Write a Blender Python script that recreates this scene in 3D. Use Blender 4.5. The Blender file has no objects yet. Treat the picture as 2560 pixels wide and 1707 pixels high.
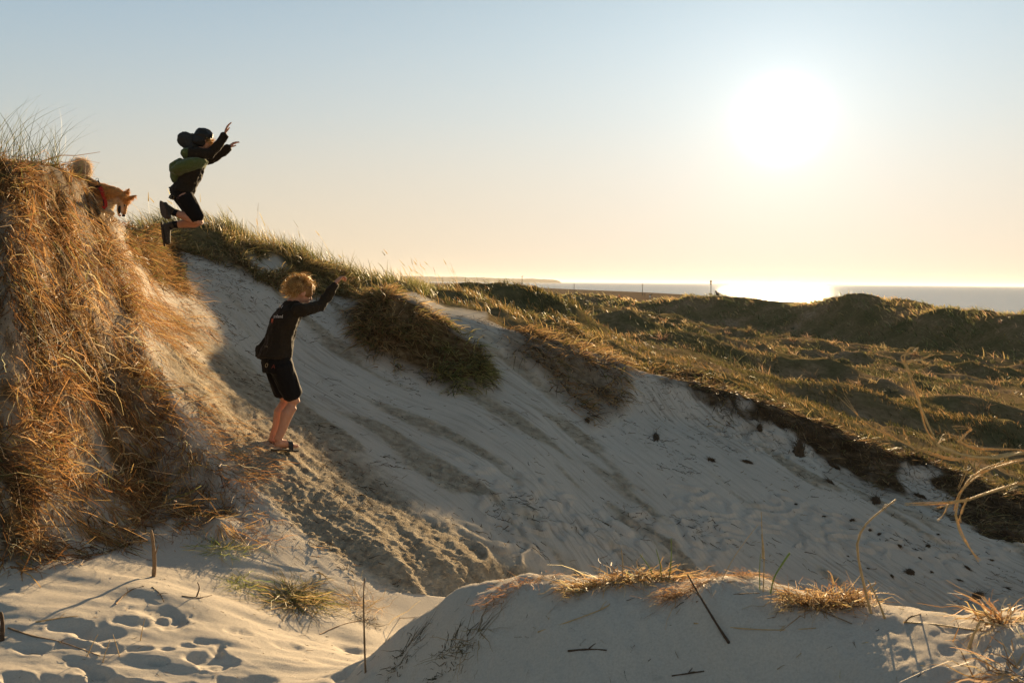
import bpy, bmesh, math, random
import numpy as np
from mathutils import Vector, Matrix
from mathutils.bvhtree import BVHTree

# ------------------------------------------------------------------ camera, sky, sun, exposure
S = bpy.context.scene
COL = S.collection
CAMZ = 6.0                                   # camera height above the sea
FPX, CX, CY = 2300.0, 1280.0, 853.5          # focal length and centre in photograph pixels (2560 x 1707)
PITCH = math.atan(149.0 / FPX)
ROLL = 0.0095
cam_d = bpy.data.cameras.new('camera')
cam = bpy.data.objects.new('camera', cam_d); COL.objects.link(cam)
cam_d.sensor_width = 36.0; cam_d.lens = 36.0 * FPX / 2560.0
cam_d.clip_start = 0.05; cam_d.clip_end = 90000.0
ROT = Matrix.Rotation(math.pi / 2 - PITCH, 4, 'X') @ Matrix.Rotation(ROLL, 4, 'Z')
cam.matrix_world = Matrix.Translation((0, 0, CAMZ)) @ ROT
cam_d.dof.use_dof = True; cam_d.dof.focus_distance = 9.0; cam_d.dof.aperture_fstop = 11.0
S.camera = cam
R3 = np.array(ROT.to_3x3())

SUN_PX, SUN_PY = 1955.0, 302.0
def ray(px, py):
    px = np.asarray(px, float); py = np.asarray(py, float)
    l = np.stack([(px - CX) / FPX, -(py - CY) / FPX, -np.ones_like(px + py)], -1)
    return l @ R3.T
def P(px, py, d):
    """world point seen at photograph pixel (px, py), d metres ahead of the camera"""
    r = ray(px, py)
    return r * (np.asarray(d, float) / r[..., 1])[..., None] + np.array([0, 0, CAMZ])
def V(px, py, d): return Vector(P(px, py, d))
def proj(p):
    l = (np.asarray(p) - np.array([0, 0, CAMZ])) @ R3
    w = np.where(l[..., 2] < -1e-3, -l[..., 2], 1e-3)
    return CX + FPX * l[..., 0] / w, CY - FPX * l[..., 1] / w
sd = ray(SUN_PX, SUN_PY); sd = sd / np.linalg.norm(sd)
SUN_EL = math.asin(sd[2]); SUN_AZ = math.atan2(sd[0], sd[1])      # azimuth from +Y towards +X

world = bpy.data.worlds.new('World'); S.world = world; world.use_nodes = True
nt = world.node_tree; nt.nodes.clear()
def N(tree, t, **kw):
    n = tree.nodes.new(t)
    for k, v in kw.items():
        if k.startswith('in_'): n.inputs[k[3:].replace('_', ' ')].default_value = v
        else: setattr(n, k, v)
    return n
L = lambda tree, a, b: tree.links.new(a, b)
sky = N(nt, 'ShaderNodeTexSky', sky_type='NISHITA', sun_disc=False)
sky.sun_elevation = SUN_EL; sky.sun_rotation = SUN_AZ
sky.altitude = 0; sky.air_density = 1.0; sky.dust_density = 1.6; sky.ozone_density = 1.2
SKY_STRENGTH = 0.135
# aureole of the low sun in the hazy air: a lobe of the sky itself round the sun's direction
tc = N(nt, 'ShaderNodeTexCoord')
dot = N(nt, 'ShaderNodeVectorMath', operation='DOT_PRODUCT'); dot.inputs[1].default_value = tuple(sd)
L(nt, tc.outputs['Generated'], dot.inputs[0])
clampd = N(nt, 'ShaderNodeMath', operation='MAXIMUM'); L(nt, dot.outputs['Value'], clampd.inputs[0]); clampd.inputs[1].default_value = 0.0
acc = None
for power, amp, colr in ((3500.0, 8.0, (1, .95, .86)), (900.0, .30, (1, .95, .86)), (260.0, .26, (1, .94, .85)), (80.0, .30, (1, .94, .84)), (22.0, .17, (1, .94, .84))):
    pw = N(nt, 'ShaderNodeMath', operation='POWER'); L(nt, clampd.outputs[0], pw.inputs[0]); pw.inputs[1].default_value = power
    sc = N(nt, 'ShaderNodeVectorMath', operation='SCALE'); sc.inputs[0].default_value = tuple(c * amp for c in colr); L(nt, pw.outputs[0], sc.inputs['Scale'])
    if acc is None: acc = sc
    else:
        ad = N(nt, 'ShaderNodeVectorMath', operation='ADD'); L(nt, acc.outputs[0], ad.inputs[0]); L(nt, sc.outputs[0], ad.inputs[1]); acc = ad
# soft shoulder of the sky's brightness (hazy evening air: the bright quarter round the sun is paler, the far quarter not much darker)
hs = N(nt, 'ShaderNodeHueSaturation'); hs.inputs['Saturation'].default_value = .85; L(nt, sky.outputs[0], hs.inputs['Color'])
s1 = N(nt, 'ShaderNodeVectorMath', operation='MULTIPLY_ADD'); s1.inputs[1].default_value = (1 / 1.6,) * 3; s1.inputs[2].default_value = (1, 1, 1); L(nt, hs.outputs[0], s1.inputs[0])
s2 = N(nt, 'ShaderNodeVectorMath', operation='DIVIDE'); L(nt, hs.outputs[0], s2.inputs[0]); L(nt, s1.outputs[0], s2.inputs[1])
sx = N(nt, 'ShaderNodeSeparateXYZ'); L(nt, tc.outputs['Generated'], sx.inputs[0])
tr_ = N(nt, 'ShaderNodeValToRGB'); L(nt, sx.outputs['Z'], tr_.inputs[0]); tr_.color_ramp.interpolation = 'B_SPLINE'
els = tr_.color_ramp.elements
for _ in range(3): els.new(.5)
for e_, (p_, c_) in zip(els, ((0.0, (1.0, .84, .67)), (.08, (.98, .88, .74)), (.17, (.84, .90, .89)), (.30, (.58, .80, .98)), (.75, (.43, .44, .43)))): e_.position = p_; e_.color = (*c_, 1)
s3 = N(nt, 'ShaderNodeVectorMath', operation='MULTIPLY'); L(nt, s2.outputs[0], s3.inputs[0]); L(nt, tr_.outputs[0], s3.inputs[1])
s4 = N(nt, 'ShaderNodeVectorMath', operation='SCALE'); L(nt, s3.outputs[0], s4.inputs[0]); s4.inputs['Scale'].default_value = 1.48
ad = N(nt, 'ShaderNodeVectorMath', operation='ADD'); L(nt, s4.outputs[0], ad.inputs[0]); L(nt, acc.outputs[0], ad.inputs[1])
bg = N(nt, 'ShaderNodeBackground'); bg.inputs['Strength'].default_value = SKY_STRENGTH
L(nt, ad.outputs[0], bg.inputs['Color'])
wo = N(nt, 'ShaderNodeOutputWorld'); L(nt, bg.outputs[0], wo.inputs['Surface'])

sun_d = bpy.data.lights.new('sun', 'SUN'); sun = bpy.data.objects.new('sun', sun_d); COL.objects.link(sun)
sun_d.energy = 5.0; sun_d.angle = math.radians(0.55); sun_d.color = (1.0, 0.72, 0.40)
sun.rotation_euler = Vector(-sd).to_track_quat('-Z', 'Y').to_euler()
sun.location = (20, 40, 30)

S.view_settings.view_transform = 'Standard'; S.view_settings.look = 'None'
S.view_settings.exposure = 1.5; S.view_settings.gamma = 1.0; S.view_settings.use_curve_mapping = False
S.render.engine = 'CYCLES'
S.cycles.max_bounces = 6; S.cycles.diffuse_bounces = 3; S.cycles.glossy_bounces = 2; S.cycles.transmission_bounces = 4
S.cycles.sample_clamp_indirect = 4.0; S.cycles.use_denoising = True
S.cycles.caustics_reflective = False; S.cycles.caustics_refractive = False

# ------------------------------------------------------------------ helpers
rng = np.random.default_rng(7)
random.seed(7)
def tag(o, label=None, cat=None, group=None, kind=None):
    if label: o['label'] = label
    if cat: o['category'] = cat
    if group: o['group'] = group
    if kind: o['kind'] = kind
    return o
def empty(name, loc=(0, 0, 0)):
    o = bpy.data.objects.new(name, None); COL.objects.link(o); o.location = loc; o.empty_display_size = .1
    return o
def obj(name, me, mat=None, parent=None):
    o = bpy.data.objects.new(name, me); COL.objects.link(o)
    if mat is not None and not me.materials: me.materials.append(mat)
    if parent is not None:
        o.parent = parent
        o.location = -parent.location if parent.parent is None else Vector((0, 0, 0))
    return o
def mesh_np(name, verts, faces, smooth=True, cols=None):
    """mesh from numpy arrays; faces is (n,3) or (n,4)"""
    me = bpy.data.meshes.new(name)
    verts = np.ascontiguousarray(verts, np.float32); faces = np.ascontiguousarray(faces, np.int32)
    nf, k = faces.shape
    me.vertices.add(len(verts)); me.vertices.foreach_set('co', verts.ravel())
    me.loops.add(nf * k); me.loops.foreach_set('vertex_index', faces.ravel())
    me.polygons.add(nf); me.polygons.foreach_set('loop_start', np.arange(0, nf * k, k, dtype=np.int32))
    me.polygons.foreach_set('loop_total', np.full(nf, k, np.int32))
    me.polygons.foreach_set('use_smooth', np.full(nf, smooth, bool))
    if cols is not None:
        for cn, cv in cols.items():
            a = me.color_attributes.new(cn, 'FLOAT_COLOR', 'POINT')
            c4 = np.ones((len(verts), 4), np.float32); c4[:, :cv.shape[1]] = cv
            a.data.foreach_set('color', c4.ravel())
    me.update(calc_edges=True)
    return me

_perm = np.random.default_rng(3).permutation(512); _perm = np.concatenate([_perm, _perm, _perm])
def vnoise(x, y, z=None):
    """smooth value noise in -1..1"""
    x = np.asarray(x, float); y = np.asarray(y, float)
    z = np.zeros_like(x) if z is None else np.asarray(z, float)
    xi, yi, zi = np.floor(x).astype(int), np.floor(y).astype(int), np.floor(z).astype(int)
    fx, fy, fz = x - xi, y - yi, z - zi
    fx, fy, fz = [t * t * t * (t * (t * 6 - 15) + 10) for t in (fx, fy, fz)]
    def h(a, b, c): return _perm[_perm[_perm[a & 511] + (b & 511)] + (c & 511)] / 255.5 - 1.0
    def lx(b, c): v0, v1 = h(xi, b, c), h(xi + 1, b, c); return v0 + (v1 - v0) * fx
    a0 = lx(yi, zi) + (lx(yi + 1, zi) - lx(yi, zi)) * fy
    if not np.any(fz): return a0
    a1 = lx(yi, zi + 1) + (lx(yi + 1, zi + 1) - lx(yi, zi + 1)) * fy
    return a0 + (a1 - a0) * fz
def fbm(x, y, o=4, g=.5):
    s, a, t = 0, 1.0, 0
    for i in range(o):
        s = s + a * vnoise(x * 2 ** i + 17.3 * i, y * 2 ** i - 9.1 * i); t += a; a *= g
    return s / t
def sstep(a, b, x):
    t = np.clip((x - a) / (b - a), 0, 1); return t * t * (3 - 2 * t)
def pchip(xs, ys, x):
    xs = np.asarray(xs, float); ys = np.asarray(ys, float)
    h = np.diff(xs); dl = np.diff(ys) / h
    m = np.zeros(len(xs)); m[0], m[-1] = dl[0], dl[-1]
    for i in range(1, len(xs) - 1):
        if dl[i - 1] * dl[i] > 0:
            w1, w2 = 2 * h[i] + h[i - 1], h[i] + 2 * h[i - 1]
            m[i] = (w1 + w2) / (w1 / dl[i - 1] + w2 / dl[i])
    x = np.clip(x, xs[0], xs[-1]); i = np.clip(np.searchsorted(xs, x) - 1, 0, len(h) - 1)
    t = (x - xs[i]) / h[i]
    return ((2 * t**3 - 3 * t**2 + 1) * ys[i] + (t**3 - 2 * t**2 + t) * h[i] * m[i] + (-2 * t**3 + 3 * t**2) * ys[i + 1] + (t**3 - t**2) * h[i] * m[i + 1])
def in_poly(px, py, poly):
    inside = np.zeros(np.shape(px), bool); n = len(poly)
    for i in range(n):
        x0, y0 = poly[i]; x1, y1 = poly[(i + 1) % n]
        c = ((y0 > py) != (y1 > py)) & (px < (x1 - x0) * (py - y0) / (y1 - y0 + 1e-9) + x0)
        inside ^= c
    return inside
def poly_soft(px, py, poly, soft):
    """1 inside the outline, falling to 0 over `soft` pixels outside it"""
    dmin = np.full(np.shape(px), 1e9); n = len(poly)
    for i in range(n):
        a = np.array(poly[i], float); b = np.array(poly[(i + 1) % n], float); ab = b - a
        t = np.clip(((px - a[0]) * ab[0] + (py - a[1]) * ab[1]) / (ab @ ab), 0, 1)
        dmin = np.minimum(dmin, np.hypot(px - a[0] - t * ab[0], py - a[1] - t * ab[1]))
    return np.where(in_poly(px, py, poly), 1.0, np.clip(1 - dmin / soft, 0, 1))

# ------------------------------------------------------------------ materials
def new_mat(name):
    m = bpy.data.materials.new(name); m.use_nodes = True
    t = m.node_tree; t.nodes.clear()
    out = N(t, 'ShaderNodeOutputMaterial'); b = N(t, 'ShaderNodeBsdfPrincipled')
    L(t, b.outputs[0], out.inputs['Surface'])
    return m, t, b, out
def simple_mat(name, col, rough=.8, noise=.25, scale=40.0, bump=.0, spec=.3, sheen=0.0):
    m, t, b, out = new_mat(name)
    tc = N(t, 'ShaderNodeTexCoord')
    no = N(t, 'ShaderNodeTexNoise'); no.inputs['Scale'].default_value = scale; no.inputs['Detail'].default_value = 4
    L(t, tc.outputs['Object'], no.inputs['Vector'])
    ra = N(t, 'ShaderNodeMapRange'); ra.inputs['To Min'].default_value = 1 - noise; ra.inputs['To Max'].default_value = 1 + noise
    L(t, no.outputs['Fac'], ra.inputs['Value'])
    mu = N(t, 'ShaderNodeVectorMath', operation='SCALE'); mu.inputs[0].default_value = col; L(t, ra.outputs[0], mu.inputs['Scale'])
    L(t, mu.outputs[0], b.inputs['Base Color'])
    b.inputs['Roughness'].default_value = rough; b.inputs['Specular IOR Level'].default_value = spec
    if sheen: b.inputs['Sheen Weight'].default_value = sheen; b.inputs['Sheen Roughness'].default_value = .4
    if bump:
        bu = N(t, 'ShaderNodeBump'); bu.inputs['Strength'].default_value = bump; bu.inputs['Distance'].default_value = .01
        L(t, no.outputs['Fac'], bu.inputs['Height']); L(t, bu.outputs[0], b.inputs['Normal'])
    return m
def blade_mat(name, trans=.45, rough=.55, spec=.35):
    """thin dry or green blades: colour from the blade, light passes through"""
    m, t, b, out = new_mat(name)
    at = N(t, 'ShaderNodeVertexColor'); at.layer_name = 'Col'
    L(t, at.outputs[0], b.inputs['Base Color']); b.inputs['Roughness'].default_value = rough; b.inputs['Specular IOR Level'].default_value = spec
    tr = N(t, 'ShaderNodeBsdfTranslucent'); L(t, at.outputs[0], tr.inputs['Color'])
    mx = N(t, 'ShaderNodeMixShader'); mx.inputs[0].default_value = trans
    L(t, b.outputs[0], mx.inputs[1]); L(t, tr.outputs[0], mx.inputs[2]); L(t, mx.outputs[0], out.inputs['Surface'])
    return m
# ------------------------------------------------------------------ terrain: one lofted sheet through feature lines of the dunes
# each line: (photo px, photo py, metres ahead); the sheet runs from the camera's feet to the beach
FEAT = [
 # 0 under the camera
 [(-1600, 8000, .55), (4200, 8000, .55)],
 # 1 just below the frame
 [(-1600,1900,3.2),(600,1900,3.3),(800,1885,3.2),(1000,1865,3.05),(1300,1850,2.75),(1900,1850,2.55),(2050,1850,2.40),(2200,1850,2.24),(2560,1850,2.10),(4200,1850,2.05)],
 # 2 crest of the sand mound / flat sand
 [(-1600,1700,3.85),(0,1700,3.9),(400,1700,4.0),(650,1707,4.1),(784,1700,4.1),(925,1643,4.0),(980,1600,3.9),(1072,1535,3.75),(1154,1492,3.6),(1219,1474,3.55),(1306,1462,3.45),(1415,1452,3.35),(1524,1446,3.3),(1700,1448,3.2),(1800,1449,3.1),(1905,1464,3.05),(1992,1491,3.0),(2068,1518,2.95),(2177,1535,2.9),(2286,1551,2.85),(2395,1565,2.8),(2460,1558,2.75),(2560,1550,2.7),(4200,1560,2.6)],
 # 3 behind the mound / flat sand
 [(-1600,1600,4.2),(0,1600,4.25),(500,1610,4.45),(784,1640,4.55),(925,1660,4.6),(1072,1650,4.6),(1306,1650,4.6),(1524,1650,4.6),(1992,1660,4.4),(2560,1670,4.2),(4200,1670,4.2)],
 # 4
 [(-1600,1490,4.7),(0,1480,4.78),(300,1480,4.95),(500,1495,5.15),(700,1530,5.3),(925,1560,5.5),(1072,1580,5.7),(1306,1620,6.1),(1524,1660,6.4),(1992,1670,6.6),(4200,1670,6.5)],
 # 5 foot of the slopes
 [(-1600,1420,4.9),(0,1400,5.05),(200,1375,5.5),(400,1370,5.85),(560,1390,5.8),(700,1430,5.75),(800,1450,5.8),(925,1475,5.95),(1072,1490,6.2),(1154,1498,6.4),(1306,1530,6.9),(1524,1560,7.5),(1992,1590,8.0),(2560,1630,8.0),(4200,1640,8.0)],
 # 6
 [(-1600,1150,5.2),(0,1150,5.4),(200,1180,6.05),(400,1230,6.55),(500,1260,6.5),(600,1290,6.4),(700,1320,6.35),(800,1350,6.35),(925,1370,6.45),(1072,1400,6.6),(1200,1420,6.9),(1306,1415,7.3),(1524,1410,8.1),(1992,1450,8.8),(2560,1510,8.9),(4200,1540,8.9)],
 # 7
 [(-1600,800,5.6),(0,800,5.85),(150,830,6.4),(300,900,7.1),(400,960,7.3),(500,1030,7.4),(600,1090,7.5),(690,1125,7.6),(800,1160,7.85),(925,1180,8.15),(1072,1190,8.5),(1200,1200,8.8),(1306,1205,9.1),(1524,1215,9.8),(1992,1270,10.4),(2560,1390,10.0),(4200,1450,10.0)],
 # 8
 [(-1600,560,5.9),(0,560,6.25),(150,590,6.95),(300,680,7.9),(400,770,8.9),(500,830,9.6),(600,880,10.2),(690,910,10.6),(800,930,10.9),(925,940,11.2),(1072,945,11.6),(1200,955,11.8),(1306,970,12.0),(1524,1030,12.2),(1992,1130,12.0),(2560,1290,11.0),(4200,1370,11.0)],
 # 9 rim of the sand
 [(-1600,395,6.2),(0,405,6.6),(100,408,7.0),(190,440,7.6),(250,505,8.4),(310,565,8.9),(360,600,10.2),(430,625,12.2),(500,640,12.6),(600,668,12.8),(700,695,13.0),(800,738,13.1),(870,748,13.2),(950,738,13.2),(1030,744,13.3),(1100,775,13.4),(1200,798,13.5),(1300,832,13.5),(1400,862,13.5),(1480,892,13.5),(1650,938,13.4),(1800,968,13.3),(2000,1038,13.0),(2200,1118,12.6),(2400,1183,12.2),(2560,1250,11.9),(4200,1330,11.9)],
 # 10 grassy crest behind the rim
 [(-1600,420,7.4),(0,430,7.8),(190,480,8.8),(310,600,10.8),(360,578,12.8),(430,562,13.6),(520,572,13.9),(600,595,14.2),(700,628,14.5),(800,655,14.9),(900,694,15.5),(1000,718,16.5),(1130,733,18),(1200,742,18.5),(1300,760,18.5),(1400,790,18),(1480,829,17.5),(1560,872,16.6),(1650,908,15.8),(1800,948,14.9),(2000,1020,14.3),(2200,1100,13.8),(2400,1166,13.3),(2560,1233,12.9),(4200,1310,12.9)],
 # 11 valley, near
 [(-1600,790,22),(0,790,22),(500,780,24),(1000,785,26),(1300,805,28),(1500,840,27),(1600,872,24),(1700,888,22),(2000,968,23),(2300,1025,23),(2560,1065,23),(4200,1120,23)],
 # 12 valley, middle
 [(-1600,780,45),(1000,775,45),(1300,782,48),(1500,806,48),(1700,842,42),(2000,882,46),(2300,914,45),(2560,948,40),(4200,990,38)],
 # 13 foot of the far ridge
 [(-1600,765,90),(1000,768,90),(1300,765,95),(1500,772,95),(1700,806,90),(1883,830,85),(2175,866,72),(2358,884,64),(2560,902,56),(4200,960,50)],
 # 14 crest of the far ridge
 [(-1600,752,110),(1000,750,110),(1300,748,110),(1409,742,110),(1458,738,110),(1543,748,108),(1640,755,103),(1690,752,100),(1735,744,98),(1800,744,97),(1890,749,94),(1985,761,91),(2030,756,89),(2140,750,85),(2300,764,77),(2420,776,71),(2560,786,66),(4200,830,60)],
 # 15 behind the far ridge
 [(-1600,790,150),(1300,790,150),(1600,790,150),(2560,800,120),(4200,800,110)],
]
NROW = [5, 56, 34, 34, 34, 52, 76, 84, 88, 30, 34, 60, 46, 46, 6, 40, 2]
colpx = np.concatenate([np.linspace(-1500, -140, 24)[:-1], np.linspace(-140, 2700, 570), np.linspace(2700, 4100, 24)[1:]])
NC = len(colpx)
pts = []
for i, f in enumerate(FEAT):
    f = np.array(f, float)
    py = pchip(f[:, 0], f[:, 1], colpx); d = pchip(f[:, 0], f[:, 2], colpx)
    p = P(colpx, py, d)
    if i == 0: p = P(colpx, np.full(NC, 720.0), d); p[:, 2] = CAMZ - 1.75
    pts.append(p)
hor = P(colpx, 704.5 + .0095 * (colpx - 1280), 1.0); kx = hor[:, 0]      # x per metre ahead along each column
shore = pchip([-1600, 1000, 1226, 1303, 1389, 1600, 1735, 2000, 2560, 4200], [3000, 3000, 2950, 1250, 880, 610, 480, 310, 190, 150], colpx)
pts.append(np.stack([kx * shore, shore, np.zeros(NC)], -1))
pts.append(np.stack([kx * shore * 1.2, shore * 1.2, np.full(NC, -1.2)], -1))
pts = np.array(pts)                                                     # features x columns x 3
NF = len(pts)
# monotone cubic through the features of every column
dl = np.diff(pts, axis=0); m = np.zeros_like(pts); m[0], m[-1] = dl[0], dl[-1]
same = dl[:-1] * dl[1:] > 0
m[1:-1] = np.where(same, 2 * dl[:-1] * dl[1:] / np.where(same, dl[:-1] + dl[1:], 1), 0)
rows, vpar = [], []
for i in range(NF - 1):
    n = NROW[i]
    ts = np.linspace(0, 1, n, endpoint=False)
    for t in ts:
        if i == 15:                                                      # beach: spread rows by perspective
            q = t; a, b = pts[15], pts[16]; dd = a[:, 1] * (b[:, 1] / a[:, 1]) ** q
            s = ((dd - a[:, 1]) / (b[:, 1] - a[:, 1]))[:, None]; rows.append(a + (b - a) * s)
        else:
            h00, h10, h01, h11 = 2*t**3 - 3*t**2 + 1, t**3 - 2*t**2 + t, -2*t**3 + 3*t**2, t**3 - t**2
            rows.append(h00 * pts[i] + h10 * m[i] + h01 * pts[i + 1] + h11 * m[i + 1])
        vpar.append(i + t)
rows.append(pts[-1]); vpar.append(NF - 1)
G = np.array(rows); VP = np.array(vpar); NR = len(G)
PXg = np.broadcast_to(colpx, (NR, NC)); VPg = np.broadcast_to(VP[:, None], (NR, NC))
PX0, PY0 = proj(G)                                                       # pixel of every vertex before relief
X, Y, Z = G[..., 0], G[..., 1], G[..., 2].copy()

# ---- masks (0..1) of what covers the ground
straw_edge = lambda v: pchip([4.6, 5, 5.5, 6, 6.6, 7, 7.5, 8, 8.5, 9, 10], [200, 400, 585, 605, 490, 405, 350, 312, 298, 292, 310], v)
wob = 40 * fbm(X * 1.1, Y * 1.1, 4) + 14 * fbm(X * 6, Y * 6, 2)
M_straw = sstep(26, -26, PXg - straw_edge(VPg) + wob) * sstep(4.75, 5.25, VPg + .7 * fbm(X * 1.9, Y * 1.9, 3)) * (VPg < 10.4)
strip_poly = [(440,800),(520,870),(690,1010),(880,1160),(1040,1290),(1230,1405),(1330,1460),(1060,1490),(880,1380),(740,1270),(610,1150),(500,1010),(430,900)]
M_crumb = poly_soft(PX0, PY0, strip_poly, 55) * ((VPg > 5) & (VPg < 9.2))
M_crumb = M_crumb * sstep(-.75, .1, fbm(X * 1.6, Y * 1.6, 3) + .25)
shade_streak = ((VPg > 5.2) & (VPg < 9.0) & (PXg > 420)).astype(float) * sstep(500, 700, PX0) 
tuss1 = [(900,770),(960,750),(1060,790),(1130,850),(1200,890),(1215,950),(1130,965),(1060,935),(960,895),(905,850),(880,800)]
tuss2 = [(1270,840),(1400,835),(1500,880),(1570,930),(1545,1030),(1480,1055),(1430,1000),(1360,930),(1290,890)]
tuss3 = [(300,560),(380,560),(440,640),(455,730),(400,700),(340,640)]
tuss4 = [(420,575),(560,600),(720,650),(830,690),(900,735),(760,735),(640,690),(520,640),(440,610)]
slope_rows = ((VPg > 7.2) & (VPg <= 9.6)).astype(float)
T1 = poly_soft(PX0, PY0, tuss1, 30) * slope_rows; T2 = poly_soft(PX0, PY0, tuss2, 26) * slope_rows
T3 = poly_soft(PX0, PY0, tuss3, 24) * slope_rows * sstep(300, 330, PXg)
T4 = poly_soft(PX0, PY0, tuss4, 20) * slope_rows * (PXg > 400)
rimf = np.array(FEAT[9], float); rim_py = pchip(rimf[:, 0], rimf[:, 1], colpx)[None, :]          # pixel height of the rim along each column
below = PY0 - rim_py + 16 * fbm(X * 5, Y * 5, 3)
soil_on = sstep(1540, 1720, PXg) * ((VPg > 7.3) & (VPg <= 9.75))
thick = pchip([1500, 1700, 1900, 2100, 2300, 2560], [8, 24, 36, 46, 66, 105], np.clip(PXg, 1500, 2560))
gap = sstep(-.28, .22, fbm(X * 1.3 + 8, Y * 1.3, 3) + .25 * sstep(1900, 2300, PXg))
thick = thick * (.08 + 1.1 * gap)
M_soil = soil_on * sstep(thick + 14, thick - 10, below)
M_tongue = ((VPg > 7.3) & (VPg <= 9.6)) * sstep(1380, 1520, PXg) * sstep(.02, .35, vnoise(PXg * .016, PXg * 0 + 3.3) + .25 * fbm(X * 6, Y * 6, 2)) * sstep(115, 30, below) * (below > -25)
M_tan = soil_on * sstep(thick * 2.1 + 20, thick * 1.7, below) * (1 - M_soil) * sstep(1750, 1850, PXg) * sstep(2330, 2200, PXg)
M_crest = sstep(8.93, 9.10, VPg + .05 * fbm(X * 3, Y * 3, 3)) * (VPg < 11.0) * sstep(300, 430, PXg)
lip_poly = [(820,742),(860,748),(950,730),(1040,735),(1110,770),(1210,790),(1120,800),(1000,760),(880,760)]
M_crest = M_crest * (1 - .9 * poly_soft(PX0, PY0, lip_poly, 14) * (VPg < 9.4))
bare2 = poly_soft(PX0, PY0, [(620,655),(690,645),(720,675),(650,690)], 12) * (VPg < 10)
M_crest = M_crest * (1 - bare2); T4 = T4 * (1 - bare2)
M_valley = ((VPg >= 10.9) & (VPg < 15.3)).astype(float)
M_ridge = sstep(12.7, 13.1, VPg) * (VPg < 15.2)

# ---- relief
th = np.radians(37 + 23 * sstep(900, 1500, PXg))                      # the fall line swings towards the viewer along the face
al = (X - .2) * np.cos(th) - (Y - 9.5) * np.sin(th); ac = (X - .2) * np.sin(th) + (Y - 9.5) * np.cos(th)
FLOW = np.stack([al, ac, X * 0], -1).reshape(-1, 3)
near = sstep(15, 12, Y)
sand = np.clip(1 - M_straw, 0, 1) * near
Z += sand * .020 * fbm(X * 1.3, Y * 1.3, 3)
st = fbm(ac * 5.5, al * .55, 4, .6)
patchy = sstep(-.25, .45, fbm(X * .8 + 2, Y * .8, 3))
Z += shade_streak * .026 * st * sand * (.3 + patchy)
Z += shade_streak * .009 * fbm(ac * 22, al * 1.4, 2) * sand * patchy
clump = sstep(.12, .45, fbm(ac * 3.0 + 4, al * .8, 3)) * shade_streak          # bands of rough slumped sand
Z += clump * (.022 * fbm(ac * 18, al * 11, 3, .65) + .012 * fbm(X * 38, Y * 38, 2))
steps = fbm(X * 2.1 + 9, Y * 2.1, 3)                                            # broken slabs
Z += shade_streak * sstep(1000, 1300, PX0) * .035 * np.clip(np.sin(np.clip(steps, -.6, .6) * 14) , -.3, 1) * sstep(.05, .25, fbm(X * .9, Y * .9 + 5, 2)) * .8
c1 = fbm(X * 24, Y * 24, 3, .7); c2 = np.abs(fbm(ac * 9 + 3, al * 5, 3))
Z += M_crumb * (.013 * c1 * (.5 + sstep(-.2, .5, fbm(X * 3, Y * 3, 2))) - .013 * c2 + .05 * fbm(ac * 3.2, al * .7, 3) + .012 * fbm(X * 40, Y * 40, 2))
# flat sand: wind-blown undulation and footprints
flat = ((VPg > 1) & (VPg < 5.2) & (PXg < 1000)).astype(float) * sstep(1000, 860, PXg)
Z += flat * (.035 * fbm(X * 1.1, Y * 3.4, 3) + .005 * fbm(X * 5, Y * 16, 3))
wobble = 1.6 * fbm(X * 5, Y * 5, 3) + .7 * fbm(X * 16, Y * 16, 2)
for (fx, fy, r, dep) in [(504,1545,.13,.07),(640,1574,.12,.06),(391,1560,.09,.05),(391,1618,.20,.085),(440,1648,.17,.08),(411,1688,.2,.09),(319,1661,.1,.07),
        (135,1632,.30,.15),(40,1668,.28,.16),(231,1584,.08,.05),(893,1586,.16,.08),(825,1631,.16,.08),(690,1649,.17,.08),(735,1676,.18,.08),(749,1625,.1,.05),(600,1690,.16,.08),
        (350,1540,.07,.04),(420,1535,.06,.04),(560,1640,.12,.05),(250,1690,.14,.07),(860,1650,.1,.06),(960,1500,.12,.06),(930,1480,.1,.06),(870,1440,.12,.05)]:
    r *= .78; dep *= .8; r_ = ray(fx, fy); dd = 1.62 / -(r_[2] / r_[1]); fxw, fyw = r_[0] / r_[1] * dd, dd
    q = np.hypot((X - fxw) / (r * 1.05), (Y - fyw) / (r * .62)) * (1 + .50 * wobble)
    Z += (Y < 7) * (-dep * .62 * np.exp(-q ** 2.4) + dep * .10 * np.exp(-((q - 1.25) / .32) ** 2))
for k_ in range(24):
    fx, fy, r = rng.uniform(40, 960), rng.uniform(1500, 1700), rng.uniform(.025, .06)
    r_ = ray(fx, fy); dd = 1.7 / -(r_[2] / r_[1]); q = np.hypot((X - r_[0] / r_[1] * dd) / (r * 1.7), (Y - dd) / r) * (1 + .5 * wobble)
    Z += (Y < 7) * flat * r * (-.42 * np.exp(-q ** 2.6) + .08 * np.exp(-((q - 1.35) / .4) ** 2))
# mound undulation
mo = ((VPg > .8) & (VPg < 3)).astype(float) * sstep(800, 1050, PXg)
Z += mo * (.045 * fbm(X * 2.2, Y * 2.2, 4) + .012 * fbm(X * 6, Y * 6, 3) + .010 * fbm(X * 15, Y * 12, 4, .6))
# vegetated swells
Z += T1 * .10 + T2 * .06 + T4 * .05
Z += M_straw * (.09 * fbm(X * 2.6, Y * 2.6, 4) + .02 * fbm(X * 9, Y * 9, 2))
Z += M_crest * (.13 * fbm(X * 1.1, Y * 1.1, 3) + .04 * fbm(X * 4, Y * 4, 2))
Z -= soil_on * .16 * sstep(-4, 26, PY0 - rim_py) * sstep(150, 60, PY0 - rim_py)
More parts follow.
